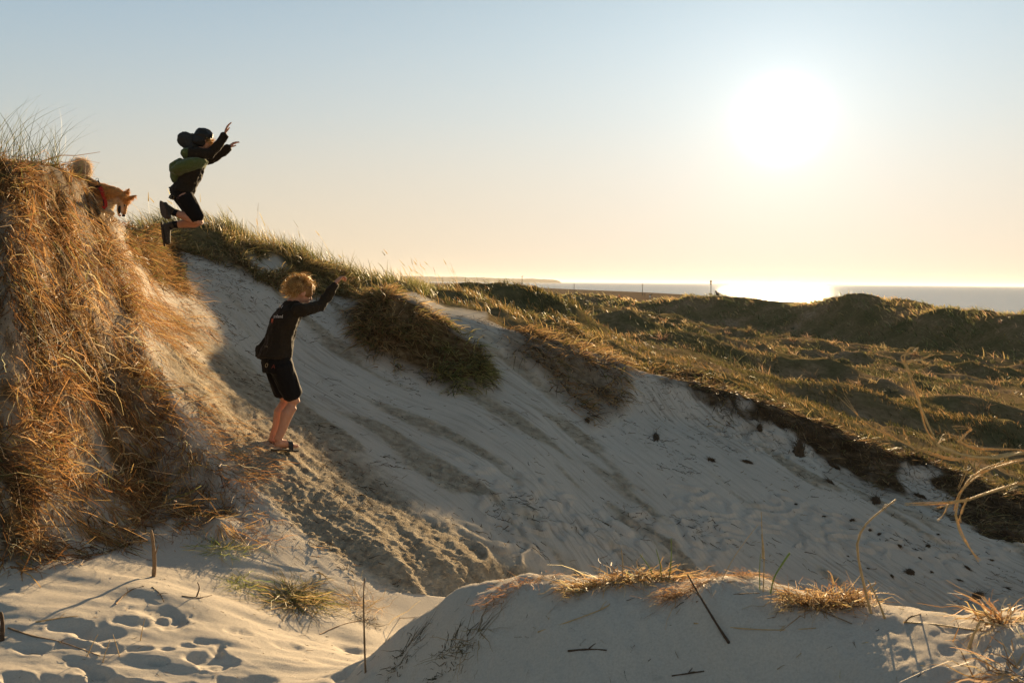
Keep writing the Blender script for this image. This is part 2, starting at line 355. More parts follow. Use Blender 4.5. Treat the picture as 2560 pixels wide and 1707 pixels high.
# soil step under the turf of the right rim: the face stands proud and drops
Z += M_soil * (.03 * fbm(X * 5, Y * 5, 3) + .006 * np.sin(Z * 40 + 4 * fbm(X * 2, Y * 2, 2)))
# valley hummocks
hum = M_valley * sstep(17, 24, Y)
amp = .30 * sstep(18, 40, Y) + .10
Z += hum * (1 - .55 * M_ridge) * amp * (fbm(X * .42, Y * .30, 4) * 1.3 + .9 * np.clip(fbm(X * .75, Y * .5, 3), -.1, 1))
Z += M_ridge * (.45 * fbm(X * .12, Y * .12, 3) + .42 * fbm(X * .42, Y * .4, 3))
for (hx, hd, h, rx, ry) in [(1700,27,.32,1.4,1.2),(1800,28,.5,1.6,1.2),(1900,29,.42,1.5,1.2),(2090,29,.75,1.5,1.0),(2190,27,.45,1.4,1.0),(2290,22,.3,1.2,.9),(2450,24,.55,1.5,1.0),
        (2540,19,.55,1.3,1.0),(2200,19,.5,1.3,.9),(2030,20,.35,1.2,.9),(1560,34,.7,2.2,1.5),(1600,60,.7,3,1.8),(1480,70,.9,5,2.4),(1720,72,.6,4,2.0),(1830,58,.6,4,2),(2000,52,.5,3,1.8),(2100,60,.6,4,2),
        (2250,45,.4,3,1.6),(2350,55,.5,4,2),(2500,42,.5,3,1.6),(1950,40,.45,2.5,1.5),(1640,46,.5,3,1.6),(1340,21,.35,1.6,1.2),(1400,19,.4,1.2,1.0),(1230,20,.3,1.5,1.2)]:
    r_ = ray(hx, 704.5 + .0095 * (hx - 1280)); xx = r_[0] / r_[1] * hd
    Z += h * .85 * np.exp(-(((X - xx) / rx) ** 2 + ((Y - hd) / ry) ** 2)) * (VPg > 10)
G = np.stack([X, Y, Z], -1)

idx = np.arange(NR * NC).reshape(NR, NC)
QUAD = np.stack([idx[:-1, :-1], idx[:-1, 1:], idx[1:, 1:], idx[1:, :-1]], -1).reshape(-1, 4)
GV = G.reshape(-1, 3)
fn = np.cross(GV[QUAD[:, 2]] - GV[QUAD[:, 0]], GV[QUAD[:, 3]] - GV[QUAD[:, 1]])
FAREA = np.linalg.norm(fn, axis=1) * .5
GN = np.zeros_like(GV)
for k in range(4): np.add.at(GN, QUAD[:, k], fn)
GN /= np.linalg.norm(GN, axis=1)[:, None] + 1e-12
HOLES = sstep(-.15, .30, fbm(X * 2.2 + 3, Y * 2.2, 3) + .35 * sstep(250, 520, PXg)) * sstep(7.2, 5.9, VPg) * sstep(60, 220, PXg)
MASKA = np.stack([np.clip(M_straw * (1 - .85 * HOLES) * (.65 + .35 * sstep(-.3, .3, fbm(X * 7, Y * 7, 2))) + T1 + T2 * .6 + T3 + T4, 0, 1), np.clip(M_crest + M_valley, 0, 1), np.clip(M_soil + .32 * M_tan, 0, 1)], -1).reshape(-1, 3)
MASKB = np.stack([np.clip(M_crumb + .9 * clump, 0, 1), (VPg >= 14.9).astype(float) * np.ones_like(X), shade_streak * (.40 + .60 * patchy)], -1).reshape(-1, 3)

# ---- ground material: sand, duff under straw, turf, soil, beach, chosen by what grows or lies there
def ground_mat():
    m, t, b, out = new_mat('dune_ground')
    A = N(t, 'ShaderNodeVertexColor'); A.layer_name = 'CoverA'; B = N(t, 'ShaderNodeVertexColor'); B.layer_name = 'CoverB'
    sa = N(t, 'ShaderNodeSeparateColor'); L(t, A.outputs[0], sa.inputs[0]); sb = N(t, 'ShaderNodeSeparateColor'); L(t, B.outputs[0], sb.inputs[0])
    tc = N(t, 'ShaderNodeTexCoord')
    def noise(scale, detail=4, rough=.6, vec=None):
        n = N(t, 'ShaderNodeTexNoise'); n.inputs['Scale'].default_value = scale; n.inputs['Detail'].default_value = detail; n.inputs['Roughness'].default_value = rough
        L(t, vec or tc.outputs['Object'], n.inputs['Vector']); return n
    def ramp(fac, stops):
        r = N(t, 'ShaderNodeValToRGB'); L(t, fac, r.inputs[0])
        e = r.color_ramp.elements
        while len(e) < len(stops): e.new(.5)
        for i, (p, c) in enumerate(stops): e[i].position = p; e[i].color = (*c, 1)
        return r
    def mix(fac, a, bb):
        mm = N(t, 'ShaderNodeMix', data_type='RGBA')
        if isinstance(fac, float): mm.inputs['Factor'].default_value = fac
        else: L(t, fac, mm.inputs['Factor'])
        for sock, v in (('A', a), ('B', bb)):
            s = [q for q in mm.inputs if q.name == sock and q.type == 'RGBA'][0]
            if isinstance(v, tuple): s.default_value = (*v, 1)
            else: L(t, v, s)
        return [q for q in mm.outputs if q.type == 'RGBA'][0]
    # streaks of darker and lighter sand running down the fall line
    mp = N(t, 'ShaderNodeMapping'); mp.inputs['Scale'].default_value = (1.3, 17, 1.0)
    fl = N(t, 'ShaderNodeVertexColor'); fl.layer_name = 'Flow'; L(t, fl.outputs[0], mp.inputs['Vector'])
    n_st = noise(1.0, 6, .65, mp.outputs[0]); n_big = noise(.7, 4); n_mid = noise(9, 5); n_gr = noise(420, 2)
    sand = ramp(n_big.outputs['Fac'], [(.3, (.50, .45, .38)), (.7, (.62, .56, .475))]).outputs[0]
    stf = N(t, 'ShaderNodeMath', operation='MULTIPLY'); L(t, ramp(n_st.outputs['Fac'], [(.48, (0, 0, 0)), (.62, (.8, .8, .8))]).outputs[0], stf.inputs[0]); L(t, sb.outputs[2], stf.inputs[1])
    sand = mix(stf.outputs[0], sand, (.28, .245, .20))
    sand = mix(ramp(n_gr.outputs['Fac'], [(.35, (0, 0, 0)), (.75, (.45, .45, .45))]).outputs[0], sand, (.38, .335, .28))
    n_g2 = noise(120, 3, .7); sand = mix(ramp(n_g2.outputs['Fac'], [(.42, (0, 0, 0)), (.72, (.55, .55, .55))]).outputs[0], sand, (.36, .315, .26))
    crumb = ramp(n_mid.outputs['Fac'], [(.35, (.33, .27, .195)), (.65, (.56, .48, .36))]).outputs[0]
    col = mix(sb.outputs[0], sand, crumb)
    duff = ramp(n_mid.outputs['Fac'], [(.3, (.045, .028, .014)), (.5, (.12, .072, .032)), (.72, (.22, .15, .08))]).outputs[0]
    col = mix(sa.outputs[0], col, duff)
    n_v = noise(.35, 6, .65); n_v2 = noise(5, 5, .7)
    turf = ramp(n_v.outputs['Fac'], [(.32, (.09, .09, .038)), (.48, (.19, .145, .07)), (.60, (.29, .195, .11)), (.72, (.37, .265, .17))]).outputs[0]
    turf = mix(ramp(n_v2.outputs['Fac'], [(.35, (0, 0, 0)), (.7, (.8, .8, .8))]).outputs[0], turf, (.075, .058, .028))
    col = mix(sa.outputs[1], col, turf)
    mz = N(t, 'ShaderNodeMapping'); mz.inputs['Scale'].default_value = (3.5, 3.5, 9); L(t, tc.outputs['Object'], mz.inputs['Vector'])
    n_soil = noise(1.0, 5, .6, mz.outputs[0])
    soil = ramp(n_soil.outputs['Fac'], [(.35, (.045, .030, .017)), (.55, (.10, .068, .038)), (.72, (.23, .17, .11))]).outputs[0]
    col = mix(sa.outputs[2], col, soil)
    beach = ramp(n_big.outputs['Fac'], [(.3, (.13, .095, .06)), (.7, (.17, .125, .085))]).outputs[0]
    col = mix(sb.outputs[1], col, beach)
    L(t, col, b.inputs['Base Color'])
    b.inputs['Roughness'].default_value = .95; b.inputs['Specular IOR Level'].default_value = 0.0
    b1 = N(t, 'ShaderNodeBump'); b1.inputs['Strength'].default_value = .5; b1.inputs['Distance'].default_value = .007; L(t, n_gr.outputs['Fac'], b1.inputs['Height'])
    n_c = noise(45, 5, .65)
    b2 = N(t, 'ShaderNodeBump'); b2.inputs['Distance'].default_value = .05
    sc = N(t, 'ShaderNodeMath', operation='MULTIPLY_ADD'); L(t, sb.outputs[0], sc.inputs[0]); sc.inputs[1].default_value = .85; sc.inputs[2].default_value = .15
    L(t, sc.outputs[0], b2.inputs['Strength']); L(t, n_c.outputs['Fac'], b2.inputs['Height']); L(t, b1.outputs[0], b2.inputs['Normal'])
    b3 = N(t, 'ShaderNodeBump'); b3.inputs['Distance'].default_value = .03; b3s = N(t, 'ShaderNodeMath', operation='MULTIPLY'); L(t, sb.outputs[2], b3s.inputs[0]); b3s.inputs[1].default_value = .6; L(t, b3s.outputs[0], b3.inputs['Strength'])
    L(t, n_st.outputs['Fac'], b3.inputs['Height']); L(t, b2.outputs[0], b3.inputs['Normal'])
    L(t, b3.outputs[0], b.inputs['Normal'])
    return m
MAT_GROUND = ground_mat()
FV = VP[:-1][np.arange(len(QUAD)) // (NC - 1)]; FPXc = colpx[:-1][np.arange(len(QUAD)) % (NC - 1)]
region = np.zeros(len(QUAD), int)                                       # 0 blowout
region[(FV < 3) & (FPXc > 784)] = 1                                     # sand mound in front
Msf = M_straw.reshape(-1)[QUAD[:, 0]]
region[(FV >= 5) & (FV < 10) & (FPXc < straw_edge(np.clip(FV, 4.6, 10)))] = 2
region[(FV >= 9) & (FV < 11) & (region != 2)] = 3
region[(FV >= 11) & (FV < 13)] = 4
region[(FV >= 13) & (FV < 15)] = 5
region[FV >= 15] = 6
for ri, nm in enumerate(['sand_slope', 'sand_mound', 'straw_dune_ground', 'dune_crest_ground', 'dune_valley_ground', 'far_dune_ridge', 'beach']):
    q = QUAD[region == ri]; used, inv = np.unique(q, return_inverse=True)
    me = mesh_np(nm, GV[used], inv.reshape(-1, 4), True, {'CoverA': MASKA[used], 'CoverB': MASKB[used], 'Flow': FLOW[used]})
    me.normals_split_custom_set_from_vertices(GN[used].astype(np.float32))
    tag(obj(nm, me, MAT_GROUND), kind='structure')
TRI_BVH = BVHTree.FromPolygons([tuple(v) for v in GV.tolist()], QUAD.tolist())
def ground(px, py):
    """ground point seen at a photograph pixel"""
    r = Vector(ray(px, py)).normalized()
    h = TRI_BVH.ray_cast(Vector((0, 0, CAMZ)), r)
    return (h[0], h[1]) if h[0] is not None else (None, None)
def drop(x, y):
    h = TRI_BVH.ray_cast(Vector((x, y, CAMZ + 30)), Vector((0, 0, -1)))
    return (h[0], h[1]) if h[0] is not None else (Vector((x, y, CAMZ - 1.7)), Vector((0, 0, 1)))
# ground behind the photographer
xs = np.linspace(-60, 60, 30); ys = np.linspace(-70, .58, 20); gx, gy = np.meshgrid(xs, ys)
gz = CAMZ - 1.756 + .5 * fbm(gx * .1, gy * .1, 3) * sstep(-1, -10, gy)
ii = np.arange(gx.size).reshape(gx.shape); q = np.stack([ii[:-1, :-1], ii[:-1, 1:], ii[1:, 1:], ii[1:, :-1]], -1).reshape(-1, 4)
mb = np.zeros((gx.size, 3))
tag(obj('sand_ground', mesh_np('sand_ground', np.stack([gx, gy, gz], -1).reshape(-1, 3), q, True, {'CoverA': mb, 'CoverB': mb, 'Flow': mb}), MAT_GROUND), kind='structure')

# ------------------------------------------------------------------ sea
def sea_mat():
    m, t, b, out = new_mat('sea_water')
    tc = N(t, 'ShaderNodeTexCoord')
    b.inputs['Base Color'].default_value = (.10, .135, .15, 1); b.inputs['Specular IOR Level'].default_value = .28; b.inputs['Roughness'].default_value = .2; b.inputs['IOR'].default_value = 1.33
    nn = []
    for sc, st in ((.05, (1, 2.2, 1)), (.22, (1, 2.0, 1)), (1.1, (1, 1.4, 1))):
        mp = N(t, 'ShaderNodeMapping'); mp.inputs['Scale'].default_value = tuple(sc * s for s in st); mp.inputs['Rotation'].default_value = (0, 0, .35)
        L(t, tc.outputs['Object'], mp.inputs['Vector'])
        no = N(t, 'ShaderNodeTexNoise'); no.inputs['Detail'].default_value = 3; L(t, mp.outputs[0], no.inputs['Vector']); no.inputs['Scale'].default_value = 1; nn.append((no, .2 / sc))
    prev = None
    for no, dist in nn:
        bu = N(t, 'ShaderNodeBump'); bu.inputs['Strength'].default_value = .8; bu.inputs['Distance'].default_value = dist
        L(t, no.outputs['Fac'], bu.inputs['Height'])
        if prev: L(t, prev.outputs[0], bu.inputs['Normal'])
        prev = bu
    df = N(t, 'ShaderNodeBsdfDiffuse'); df.inputs['Color'].default_value = (.17, .205, .225, 1); L(t, prev.outputs[0], df.inputs['Normal'])
    gl = N(t, 'ShaderNodeBsdfGlossy'); gl.inputs['Color'].default_value = (.95, .97, 1, 1); gl.inputs['Roughness'].default_value = .085; L(t, prev.outputs[0], gl.inputs['Normal'])
    mx = N(t, 'ShaderNodeMixShader'); mx.inputs[0].default_value = .42; L(t, df.outputs[0], mx.inputs[1]); L(t, gl.outputs[0], mx.inputs[2]); L(t, mx.outputs[0], out.inputs['Surface']); t.nodes.remove(b)
    return m
v, f = [], []
dr = [200, 500, 1000, 2000, 4000, 9000, 20000, 60000]
for d in dr:
    for k in np.linspace(-1.2, 1.2, 25): v.append((k * d, d, 0))
for i in range(len(dr) - 1):
    for j in range(24): a = i * 25 + j; f.append((a, a + 1, a + 26, a + 25))
tag(obj('sea', mesh_np('sea', np.array(v), np.array(f), True), sea_mat()), kind='structure')
# wooded headland across the bay
hp = np.array([(1040,690),(1090,692),(1150,692),(1175,694),(1200,693.5),(1235,695),(1270,696),(1300,697),(1328,696),(1350,698),(1380,699),(1394,701),(1400,704),(1404,706.5)])
px = np.linspace(1000, 1404, 160); top = np.interp(px, hp[:, 0], hp[:, 1]) + .7 * fbm(px * .13, px * 0, 3)
D = 8200.0; tv = P(px, top, D); basev = tv.copy(); basev[:, 2] = -3; backv = tv.copy(); backv[:, 1] += 600; backv[:, 0] *= (D + 600) / D; backb = backv.copy(); backb[:, 2] = -3
fr = basev.copy(); fr[:, 1] -= 40; mid = (tv * .55 + fr * .45); mid[:, 1] -= 12
rowsH = [fr, mid, tv, backv, backb]; vv = np.concatenate(rowsH); n = len(px); f = []
for r in range(4):
    for j in range(n - 1): f.append((r * n + j, r * n + j + 1, (r + 1) * n + j + 1, (r + 1) * n + j))
tag(obj('headland', mesh_np('headland', vv, np.array(f)), simple_mat('headland_woods', (.05, .05, .03), .95, .4, .01)), kind='structure')
# ------------------------------------------------------------------ blades, straw and roots as thin ribbons
def unit(a): return a / (np.linalg.norm(a, axis=-1, keepdims=True) + 1e-9)
def ribbons(root, dirv, length, width, bend, nseg, c0, c1, taper=.15, side=None, kink=0.0):
    n = len(root); s = np.linspace(0, 1, nseg + 1)[None, :, None]
    ln = length[:, None, None]
    pos = root[:, None, :] + dirv[:, None, :] * ln * s + bend[:, None, :] * ln * s ** 2
    if kink: pos[:, 1:] += rng.normal(0, kink, pos[:, 1:].shape) * ln
    if side is None:
        side = unit(np.cross(dirv, rng.normal(size=(n, 3))))
    w = width[:, None, None] * .5 * (1 - (1 - taper) * s ** 1.6)
    a = pos - side[:, None, :] * w; b = pos + side[:, None, :] * w
    v = np.stack([a, b], 2).reshape(-1, 3)
    base = (np.arange(n) * (nseg + 1) * 2)[:, None]; k = np.arange(nseg)[None, :] * 2
    q = np.stack([base + k, base + k + 1, base + k + 3, base + k + 2], -1).reshape(-1, 4)
    cc = (c0[:, None, :] + (c1 - c0)[:, None, :] * s); cc = np.repeat(cc[:, :, None, :], 2, 2).reshape(-1, 3)
    return v, q, cc
def join(parts):
    vs, qs, cs, o = [], [], [], 0
    for v, q, c in parts: vs.append(v); qs.append(q + o); cs.append(c); o += len(v)
    return np.concatenate(vs), np.concatenate(qs), np.concatenate(cs)
def ribbon_obj(name, parts, mat, parent=None):
    v, q, c = join(parts)
    return obj(name, mesh_np(name, v, q, False, {'Col': c}), mat, parent)
def scatter(weight_v, n, power=0.0):
    """n random points on the ground, weighted by a per-vertex mask and area; power > 0 favours near ground"""
    wf = weight_v.reshape(-1)[QUAD].mean(1) * FAREA
    if power: wf = wf / np.maximum(GV[QUAD[:, 0], 1], 1) ** power
    cdf = np.cumsum(wf); f = np.searchsorted(cdf, rng.random(n) * cdf[-1]).clip(0, len(QUAD) - 1)
    u, v = rng.random((n, 1)), rng.random((n, 1)); q = QUAD[f]
    p = (GV[q[:, 0]] * (1 - u) + GV[q[:, 1]] * u) * (1 - v) + (GV[q[:, 3]] * (1 - u) + GV[q[:, 2]] * u) * v
    nn = unit(GN[q].mean(1))
    return p, nn
def downhill(nn):
    t = np.array([0, 0, -1.0]) - nn * (-nn[:, 2:3]); return unit(t + 1e-6)
def pal(n, cols, probs, jit=.18):
    c = np.array(cols)[rng.choice(len(cols), n, p=np.array(probs) / sum(probs))]
    return np.clip(c * (1 + rng.normal(0, jit, (n, 1))) * (1 + rng.normal(0, .05, (n, 3))), .004, .8)
def rnd(n, a, b): return rng.uniform(a, b, n)
M_DRY = blade_mat('dry_straw', .42, .6, .3)
M_GRASS = blade_mat('marram_blades', .45, .5, .4)
M_ROOT = blade_mat('dark_roots', .15, .8, .1)
STRAW = [(.36, .190, .068), (.50, .305, .120), (.24, .120, .045), (.60, .44, .24), (.12, .062, .028), (.20, .185, .065)]
GRASS = [(.105, .10, .032), (.26, .19, .08), (.40, .30, .15), (.065, .062, .02), (.20, .12, .052)]

# ---- straw hanging over the steep dune
def straw_field(n):
    w = M_straw * (1 - .9 * sstep(-.05, .35, fbm(X * 2.2 + 3, Y * 2.2, 3) + .35 * sstep(250, 520, PXg)) * sstep(7.0, 5.9, VPg) * sstep(60, 220, PXg)) * (.22 + np.maximum(sstep(-.5, .3, fbm(X * 4.5, Y * 4.5 + Z * 3, 2)), .7 * sstep(170, 60, PXg))) * (1 - .55 * sstep(300, 480, PXg) * sstep(6.8, 5.6, VPg)) * (1 - .65 * sstep(170, 200, PXg) * sstep(8.45, 8.75, VPg))
    p, nn = scatter(w, n)
    t = downhill(nn); r = unit(rng.normal(size=(n, 3))); r = unit(r - nn * (r * nn).sum(1, keepdims=True))
    cl = vnoise(p[:, 0] * 2.3, p[:, 1] * 2.3, p[:, 2] * 2.3)[:, None]
    r2 = np.stack([vnoise(p[:, 0] * 3.1 + 40 * k, p[:, 1] * 3.1, p[:, 2] * 3.1) for k in range(3)], -1)
    d = unit((.35 + .5 * cl) * t + .75 * r + 1.1 * r2 + rnd(n, .02, .6)[:, None] * nn)
    qx, qy = proj(p); dogz = sstep(165, 190, qx) * sstep(345, 310, qx) * sstep(640, 560, qy)
    ln = np.clip(rng.lognormal(-2.05, .5, n), .05, .5) * (1 - .62 * dogz); wd = rnd(n, .003, .0088)
    bend = np.stack([rng.normal(0, .22, n), rng.normal(0, .22, n), rnd(n, -.55, -.05)], -1)
    dark = sstep(-.5, .5, fbm(p[:, 0] * 1.9, p[:, 2] * 1.9 + p[:, 1], 3))[:, None]
    c = pal(n, STRAW, [32, 18, 26, 7, 12, 5]) * (.55 + .6 * dark)
    return ribbons(p + nn * .004, d, ln, wd, bend, 3, c * .8, c * 1.12, .35, kink=.06)
parts = [straw_field(100000)]
# long pale arcs on top of the tangle
n = 650; p, nn = scatter(M_straw * sstep(8.6, 8.2, VPg), n); t = downhill(nn); r = unit(rng.normal(size=(n, 3)))
d = unit(.6 * t + .9 * r + .8 * nn); c = pal(n, [(.66, .50, .28), (.56, .37, .16), (.72, .60, .38)], [4, 3, 3])
parts.append(ribbons(p, d, rnd(n, .10, .32), rnd(n, .003, .006), np.stack([rng.normal(0, .3, n), rng.normal(0, .3, n), rnd(n, -.9, -.2)], -1), 7, c, c, .5, kink=.035))
# thin cover straying over the lit sand beside the tangle
wsp = sstep(250, -30, PXg - straw_edge(VPg) + 2.2 * wob) * (1 - .8 * M_straw) * ((VPg > 4.9) & (VPg < 9.1)) * sstep(-.35, .45, fbm(X * 2.4, Y * 2.4 + 3, 3))
n = 8500; p, nn = scatter(wsp, n); t = downhill(nn); r = unit(rng.normal(size=(n, 3))); c = pal(n, STRAW, [30, 16, 30, 6, 12, 2])
parts.append(ribbons(p + nn * .004, unit(.8 * t + .55 * r + rnd(n, .0, .35)[:, None] * nn), rnd(n, .05, .26), rnd(n, .0018, .0045), np.stack([rng.normal(0, .15, n), rng.normal(0, .15, n), rnd(n, -.25, 0)], -1), 4, c, c, .4, kink=.03))
# sheaves sliding down on to the sand at the foot
w = M_straw * sstep(6.1, 5.1, VPg) * sstep(4.6, 5.0, VPg)
w = w * sstep(-.1, .4, fbm(X * 2.7 + 5, Y * 2.7, 3)); n = 3600; p, nn = scatter(w, n); t = downhill(nn); c = pal(n, STRAW, [30, 30, 15, 20, 5, 2])
parts.append(ribbons(p + nn * .01, unit(t + .28 * rng.normal(size=(n, 3)) + .10 * nn), rnd(n, .15, .5), rnd(n, .002, .005), np.stack([rng.normal(0, .1, n), rng.normal(0, .1, n), rnd(n, -.3, 0)], -1), 4, c, c, .4, kink=.012))
tag(ribbon_obj('dead_straw', parts, M_DRY), 'tangled brown dead straw draped over the steep dune', kind='stuff')

# ---- marram along the crest behind the sand rim
def marram(w, n, l0, l1, w0, w1, lean=(-.30, -.08), nseg=3, power=0.0, cols=GRASS, probs=(30, 26, 22, 12, 10), up=1.0, spread=.45, sink=0.0, heads=0):
    p, nn = scatter(w, n, power)
    cl = fbm(p[:, 0] * .9, p[:, 1] * .9, 3)
    d = unit(np.stack([lean[0] + rng.normal(0, spread, n), lean[1] + rng.normal(0, spread, n), np.full(n, up)], -1) + .35 * nn)
    ln = rnd(n, l0, l1) * (1 + .45 * cl); wd = rnd(n, w0, w1) * np.maximum(1, p[:, 1] / 22.0)
    bend = np.stack([rng.normal(lean[0] * .8, .25, n), rng.normal(0, .25, n), rnd(n, -.45, -.02)], -1)
    gsel = sstep(-.35, .35, fbm(p[:, 0] * .55 + 7, p[:, 1] * .55, 3))[:, None]
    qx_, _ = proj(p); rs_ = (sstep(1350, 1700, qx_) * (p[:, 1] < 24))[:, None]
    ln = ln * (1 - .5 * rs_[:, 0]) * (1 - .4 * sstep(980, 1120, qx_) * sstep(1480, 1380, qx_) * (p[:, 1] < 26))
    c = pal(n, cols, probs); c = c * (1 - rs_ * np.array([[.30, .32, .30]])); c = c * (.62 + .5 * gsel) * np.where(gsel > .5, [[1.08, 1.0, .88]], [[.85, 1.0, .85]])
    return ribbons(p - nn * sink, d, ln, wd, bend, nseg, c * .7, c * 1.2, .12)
tuft = sstep(-.12, .42, fbm(X * 2.1, Y * 2.1, 3)) + .06
parts = [marram(M_crest * tuft, 38000, .12, .36, .007, .015), marram(M_crest * (tuft + .15) * sstep(9.3, 9.8, VPg) * sstep(10.5, 10.2, VPg) * (PXg < 1080), 6000, .20, .42, .006, .011, nseg=4, spread=.3, cols=[(.20, .17, .06), (.36, .27, .12), (.48, .37, .19)], probs=(3, 4, 3))]
# seed stalks standing above the skyline
def stalks(w, n, l0, l1):
    p, nn = scatter(w, n)
    d = unit(np.stack([rng.normal(-.22, .14, n), rng.normal(-.05, .12, n), np.ones(n)], -1)); ln = rnd(n, l0, l1)
    bend = np.stack([rng.normal(-.18, .1, n), rng.normal(0, .08, n), rnd(n, -.08, 0)], -1); c = pal(n, [(.40, .30, .13), (.50, .38, .19)], [1, 1])
    a = ribbons(p, d, ln, np.full(n, .0045), bend, 4, c, c, .7)
    tip = p + d * ln[:, None] + bend * ln[:, None]; dd = unit(d + 2 * bend)
    return [a, ribbons(tip - dd * .01, dd, rnd(n, .08, .14), rnd(n, .012, .018), bend * .2, 3, c * .9, c * 1.1, .3)]
parts += stalks(M_crest * sstep(9.6, 10, VPg) * (PXg < 1150), 300, .34, .58)
tag(ribbon_obj('marram_grass', parts, M_GRASS), 'windblown marram grass along the dune crest behind the sand rim', kind='stuff')

# ---- thin green blades standing on the top of the straw dune
w = M_straw * sstep(8.7, 9.2, VPg) * (PXg < 215); parts = [marram(w, 1500, .10, .34, .003, .006, (.10, 0), 5, cols=[(.16, .15, .05), (.30, .24, .10), (.45, .33, .15)], probs=(4, 3, 3), spread=.5)]
w2 = M_straw * sstep(8.9, 9.1, VPg) * sstep(9.7, 9.4, VPg) * (PXg < 150) * (PXg > -60)
parts.append(marram(w2, 110, .32, .62, .003, .005, (.08, 0), 7, cols=[(.14, .14, .05), (.26, .22, .10)], probs=(1, 1), spread=.32))
tag(ribbon_obj('dune_top_grass', parts, M_GRASS), 'thin green blades standing on top of the straw-covered dune', kind='stuff')

# ---- grass of the valley and of the far ridge
vt = sstep(-.3, .35, fbm(X * .55, Y * .45, 4)) + .12
VAL = [(.12, .11, .05), (.255, .18, .095), (.35, .255, .15), (.08, .074, .034), (.23, .14, .08)]
parts = [marram(M_valley * (1 - M_ridge) * vt * (VPg < 12.2), 46000, .08, .22, .012, .024, nseg=2, power=1.1, cols=VAL),
         marram(M_valley * (1 - M_ridge) * vt * (VPg >= 12.2), 36000, .10, .26, .014, .026, nseg=2, power=1.0, cols=VAL)]
# tussocks standing out of the turf
nt_ = 900; cp, cn = scatter(M_valley * (1 - .6 * M_ridge) * (VPg < 14), nt_, 1.2); k = 16; n = nt_ * k
tp = np.repeat(cp, k, 0) + np.concatenate([rng.normal(0, .07, (n, 2)), np.zeros((n, 1))], 1); tc_ = np.repeat(pal(nt_, VAL, [3, 4, 3, 3, 3], .25), k, 0) * (1 + rng.normal(0, .15, (n, 1))); sz_ = np.repeat(rnd(nt_, .7, 1.5), k)
td = unit(np.stack([rng.normal(-.15, .45, n), rng.normal(0, .45, n), np.ones(n)], -1))
parts.append(ribbons(tp, td, rnd(n, .22, .42) * sz_, rnd(n, .012, .022) * np.maximum(1, tp[:, 1] / 26), np.stack([rng.normal(-.15, .3, n), rng.normal(0, .3, n), rnd(n, -.5, -.05)], -1), 3, np.clip(tc_ * .8, .01, .7), np.clip(tc_ * 1.25, .01, .7), .12))
tag(ribbon_obj('valley_grass', parts, M_GRASS), 'rough tawny grass over the hummocks of the dune valley', kind='stuff')
tag(ribbon_obj('ridge_grass', [marram(M_ridge * (VPg < 14.6) * vt, 36000, .26, .60, .015, .028, nseg=2, power=.6, cols=[(.34, .28, .13), (.46, .35, .19), (.22, .20, .09), (.50, .35, .20)], probs=(4, 3, 3, 2))], M_GRASS),  # blade colours lightened to stand in for the glare veil over the shaded ridge
    'dull olive grass covering the long far dune ridge', kind='stuff')

# ---- tussocks growing on the sand face, each its own clump
def tussock(name, w, n, label, l0, l1, cols, probs, hang=.8, extra=None):
    w = w * sstep(-.35, .25, fbm(X * 3.2 + 11, Y * 3.2, 3)) * (w > .15) + .04 * w
    p, nn = scatter(w, n); t = downhill(nn)
    d = unit(hang * t + .8 * rng.normal(size=(n, 3)) + rnd(n, .2, 1.1)[:, None] * nn + np.array([0, 0, .3]))
    ln = rnd(n, l0, l1); bend = hang * t * .35 + np.stack([rng.normal(0, .2, n), rng.normal(0, .2, n), rnd(n, -.5, -.1)], -1)
    c = pal(n, cols, probs)
    if extra is not None: c = c * extra(p)
    o = ribbon_obj(name, [ribbons(p, d, ln, rnd(n, .006, .014), bend, 3, c * .7, c * 1.25, .2, kink=.03)], M_GRASS)
    return tag(o, label, 'grass tussock', 'grass tussocks on the sand face')
BR = [(.30, .18, .075), (.46, .31, .14), (.17, .155, .05), (.10, .06, .03)]
def greener(p):
    px, py = proj(p); g = sstep(1040, 1120, px)[:, None] * sstep(790, 850, py)[:, None]; return 1 + g * np.array([[-.22, .0, -.2]])
tussock('grass_tussock', T1, 5200, 'big brown and green grass tussock on the sand face under the pale sand lip', .09, .24, BR, (4, 3, 3, 2), extra=greener)
tussock('grass_tussock', T2, 2600, 'brown mat of hanging grass and roots just below the rim, widest on the face', .08, .26, BR, (4, 3, 1, 3), .9)
tussock('grass_tussock', T3, 2600, 'brown grass tussock beside the straw dune, below the dog', .06, .17, [(.22, .12, .045), (.30, .18, .07), (.13, .075, .03), (.16, .15, .05)], (3, 2, 3, 2), .4)
tussock('grass_tussock', T4, 6500, 'olive grass apron under the skyline marram, behind the landing person', .10, .26, [(.15, .135, .045), (.30, .22, .09), (.42, .32, .15), (.20, .13, .055)], (3, 3, 2, 3), .3)

# ---- roots and turf fringe hanging from the undercut rim
w = M_soil * sstep(8.35, 8.9, VPg); n = 8000; p, nn = scatter(w, n); t = downhill(nn); c = pal(n, [(.05, .032, .018), (.10, .065, .035), (.19, .13, .07)], [4, 3, 2])
rt = [ribbons(p, unit(t + .45 * rng.normal(size=(n, 3)) + .4 * nn), rnd(n, .06, .24), rnd(n, .004, .009), np.stack([rng.normal(0, .2, n), rng.normal(0, .2, n), rnd(n, -.7, -.2)], -1), 3, c, c, .3, kink=.03)]
n = 9000; p, nn = scatter(M_tongue + .5 * M_soil, n); t = downhill(nn); c = pal(n, [(.22, .145, .065), (.36, .26, .125), (.16, .145, .06), (.10, .065, .035)], [4, 3, 3, 3])
rt.append(ribbons(p, unit(.8 * t + .6 * rng.normal(size=(n, 3)) + rnd(n, .1, .8)[:, None] * nn), rnd(n, .05, .20), rnd(n, .007, .014), np.stack([rng.normal(0, .2, n), rng.normal(0, .2, n), rnd(n, -.5, -.1)], -1), 3, c * .8, c * 1.1, .25, kink=.03))
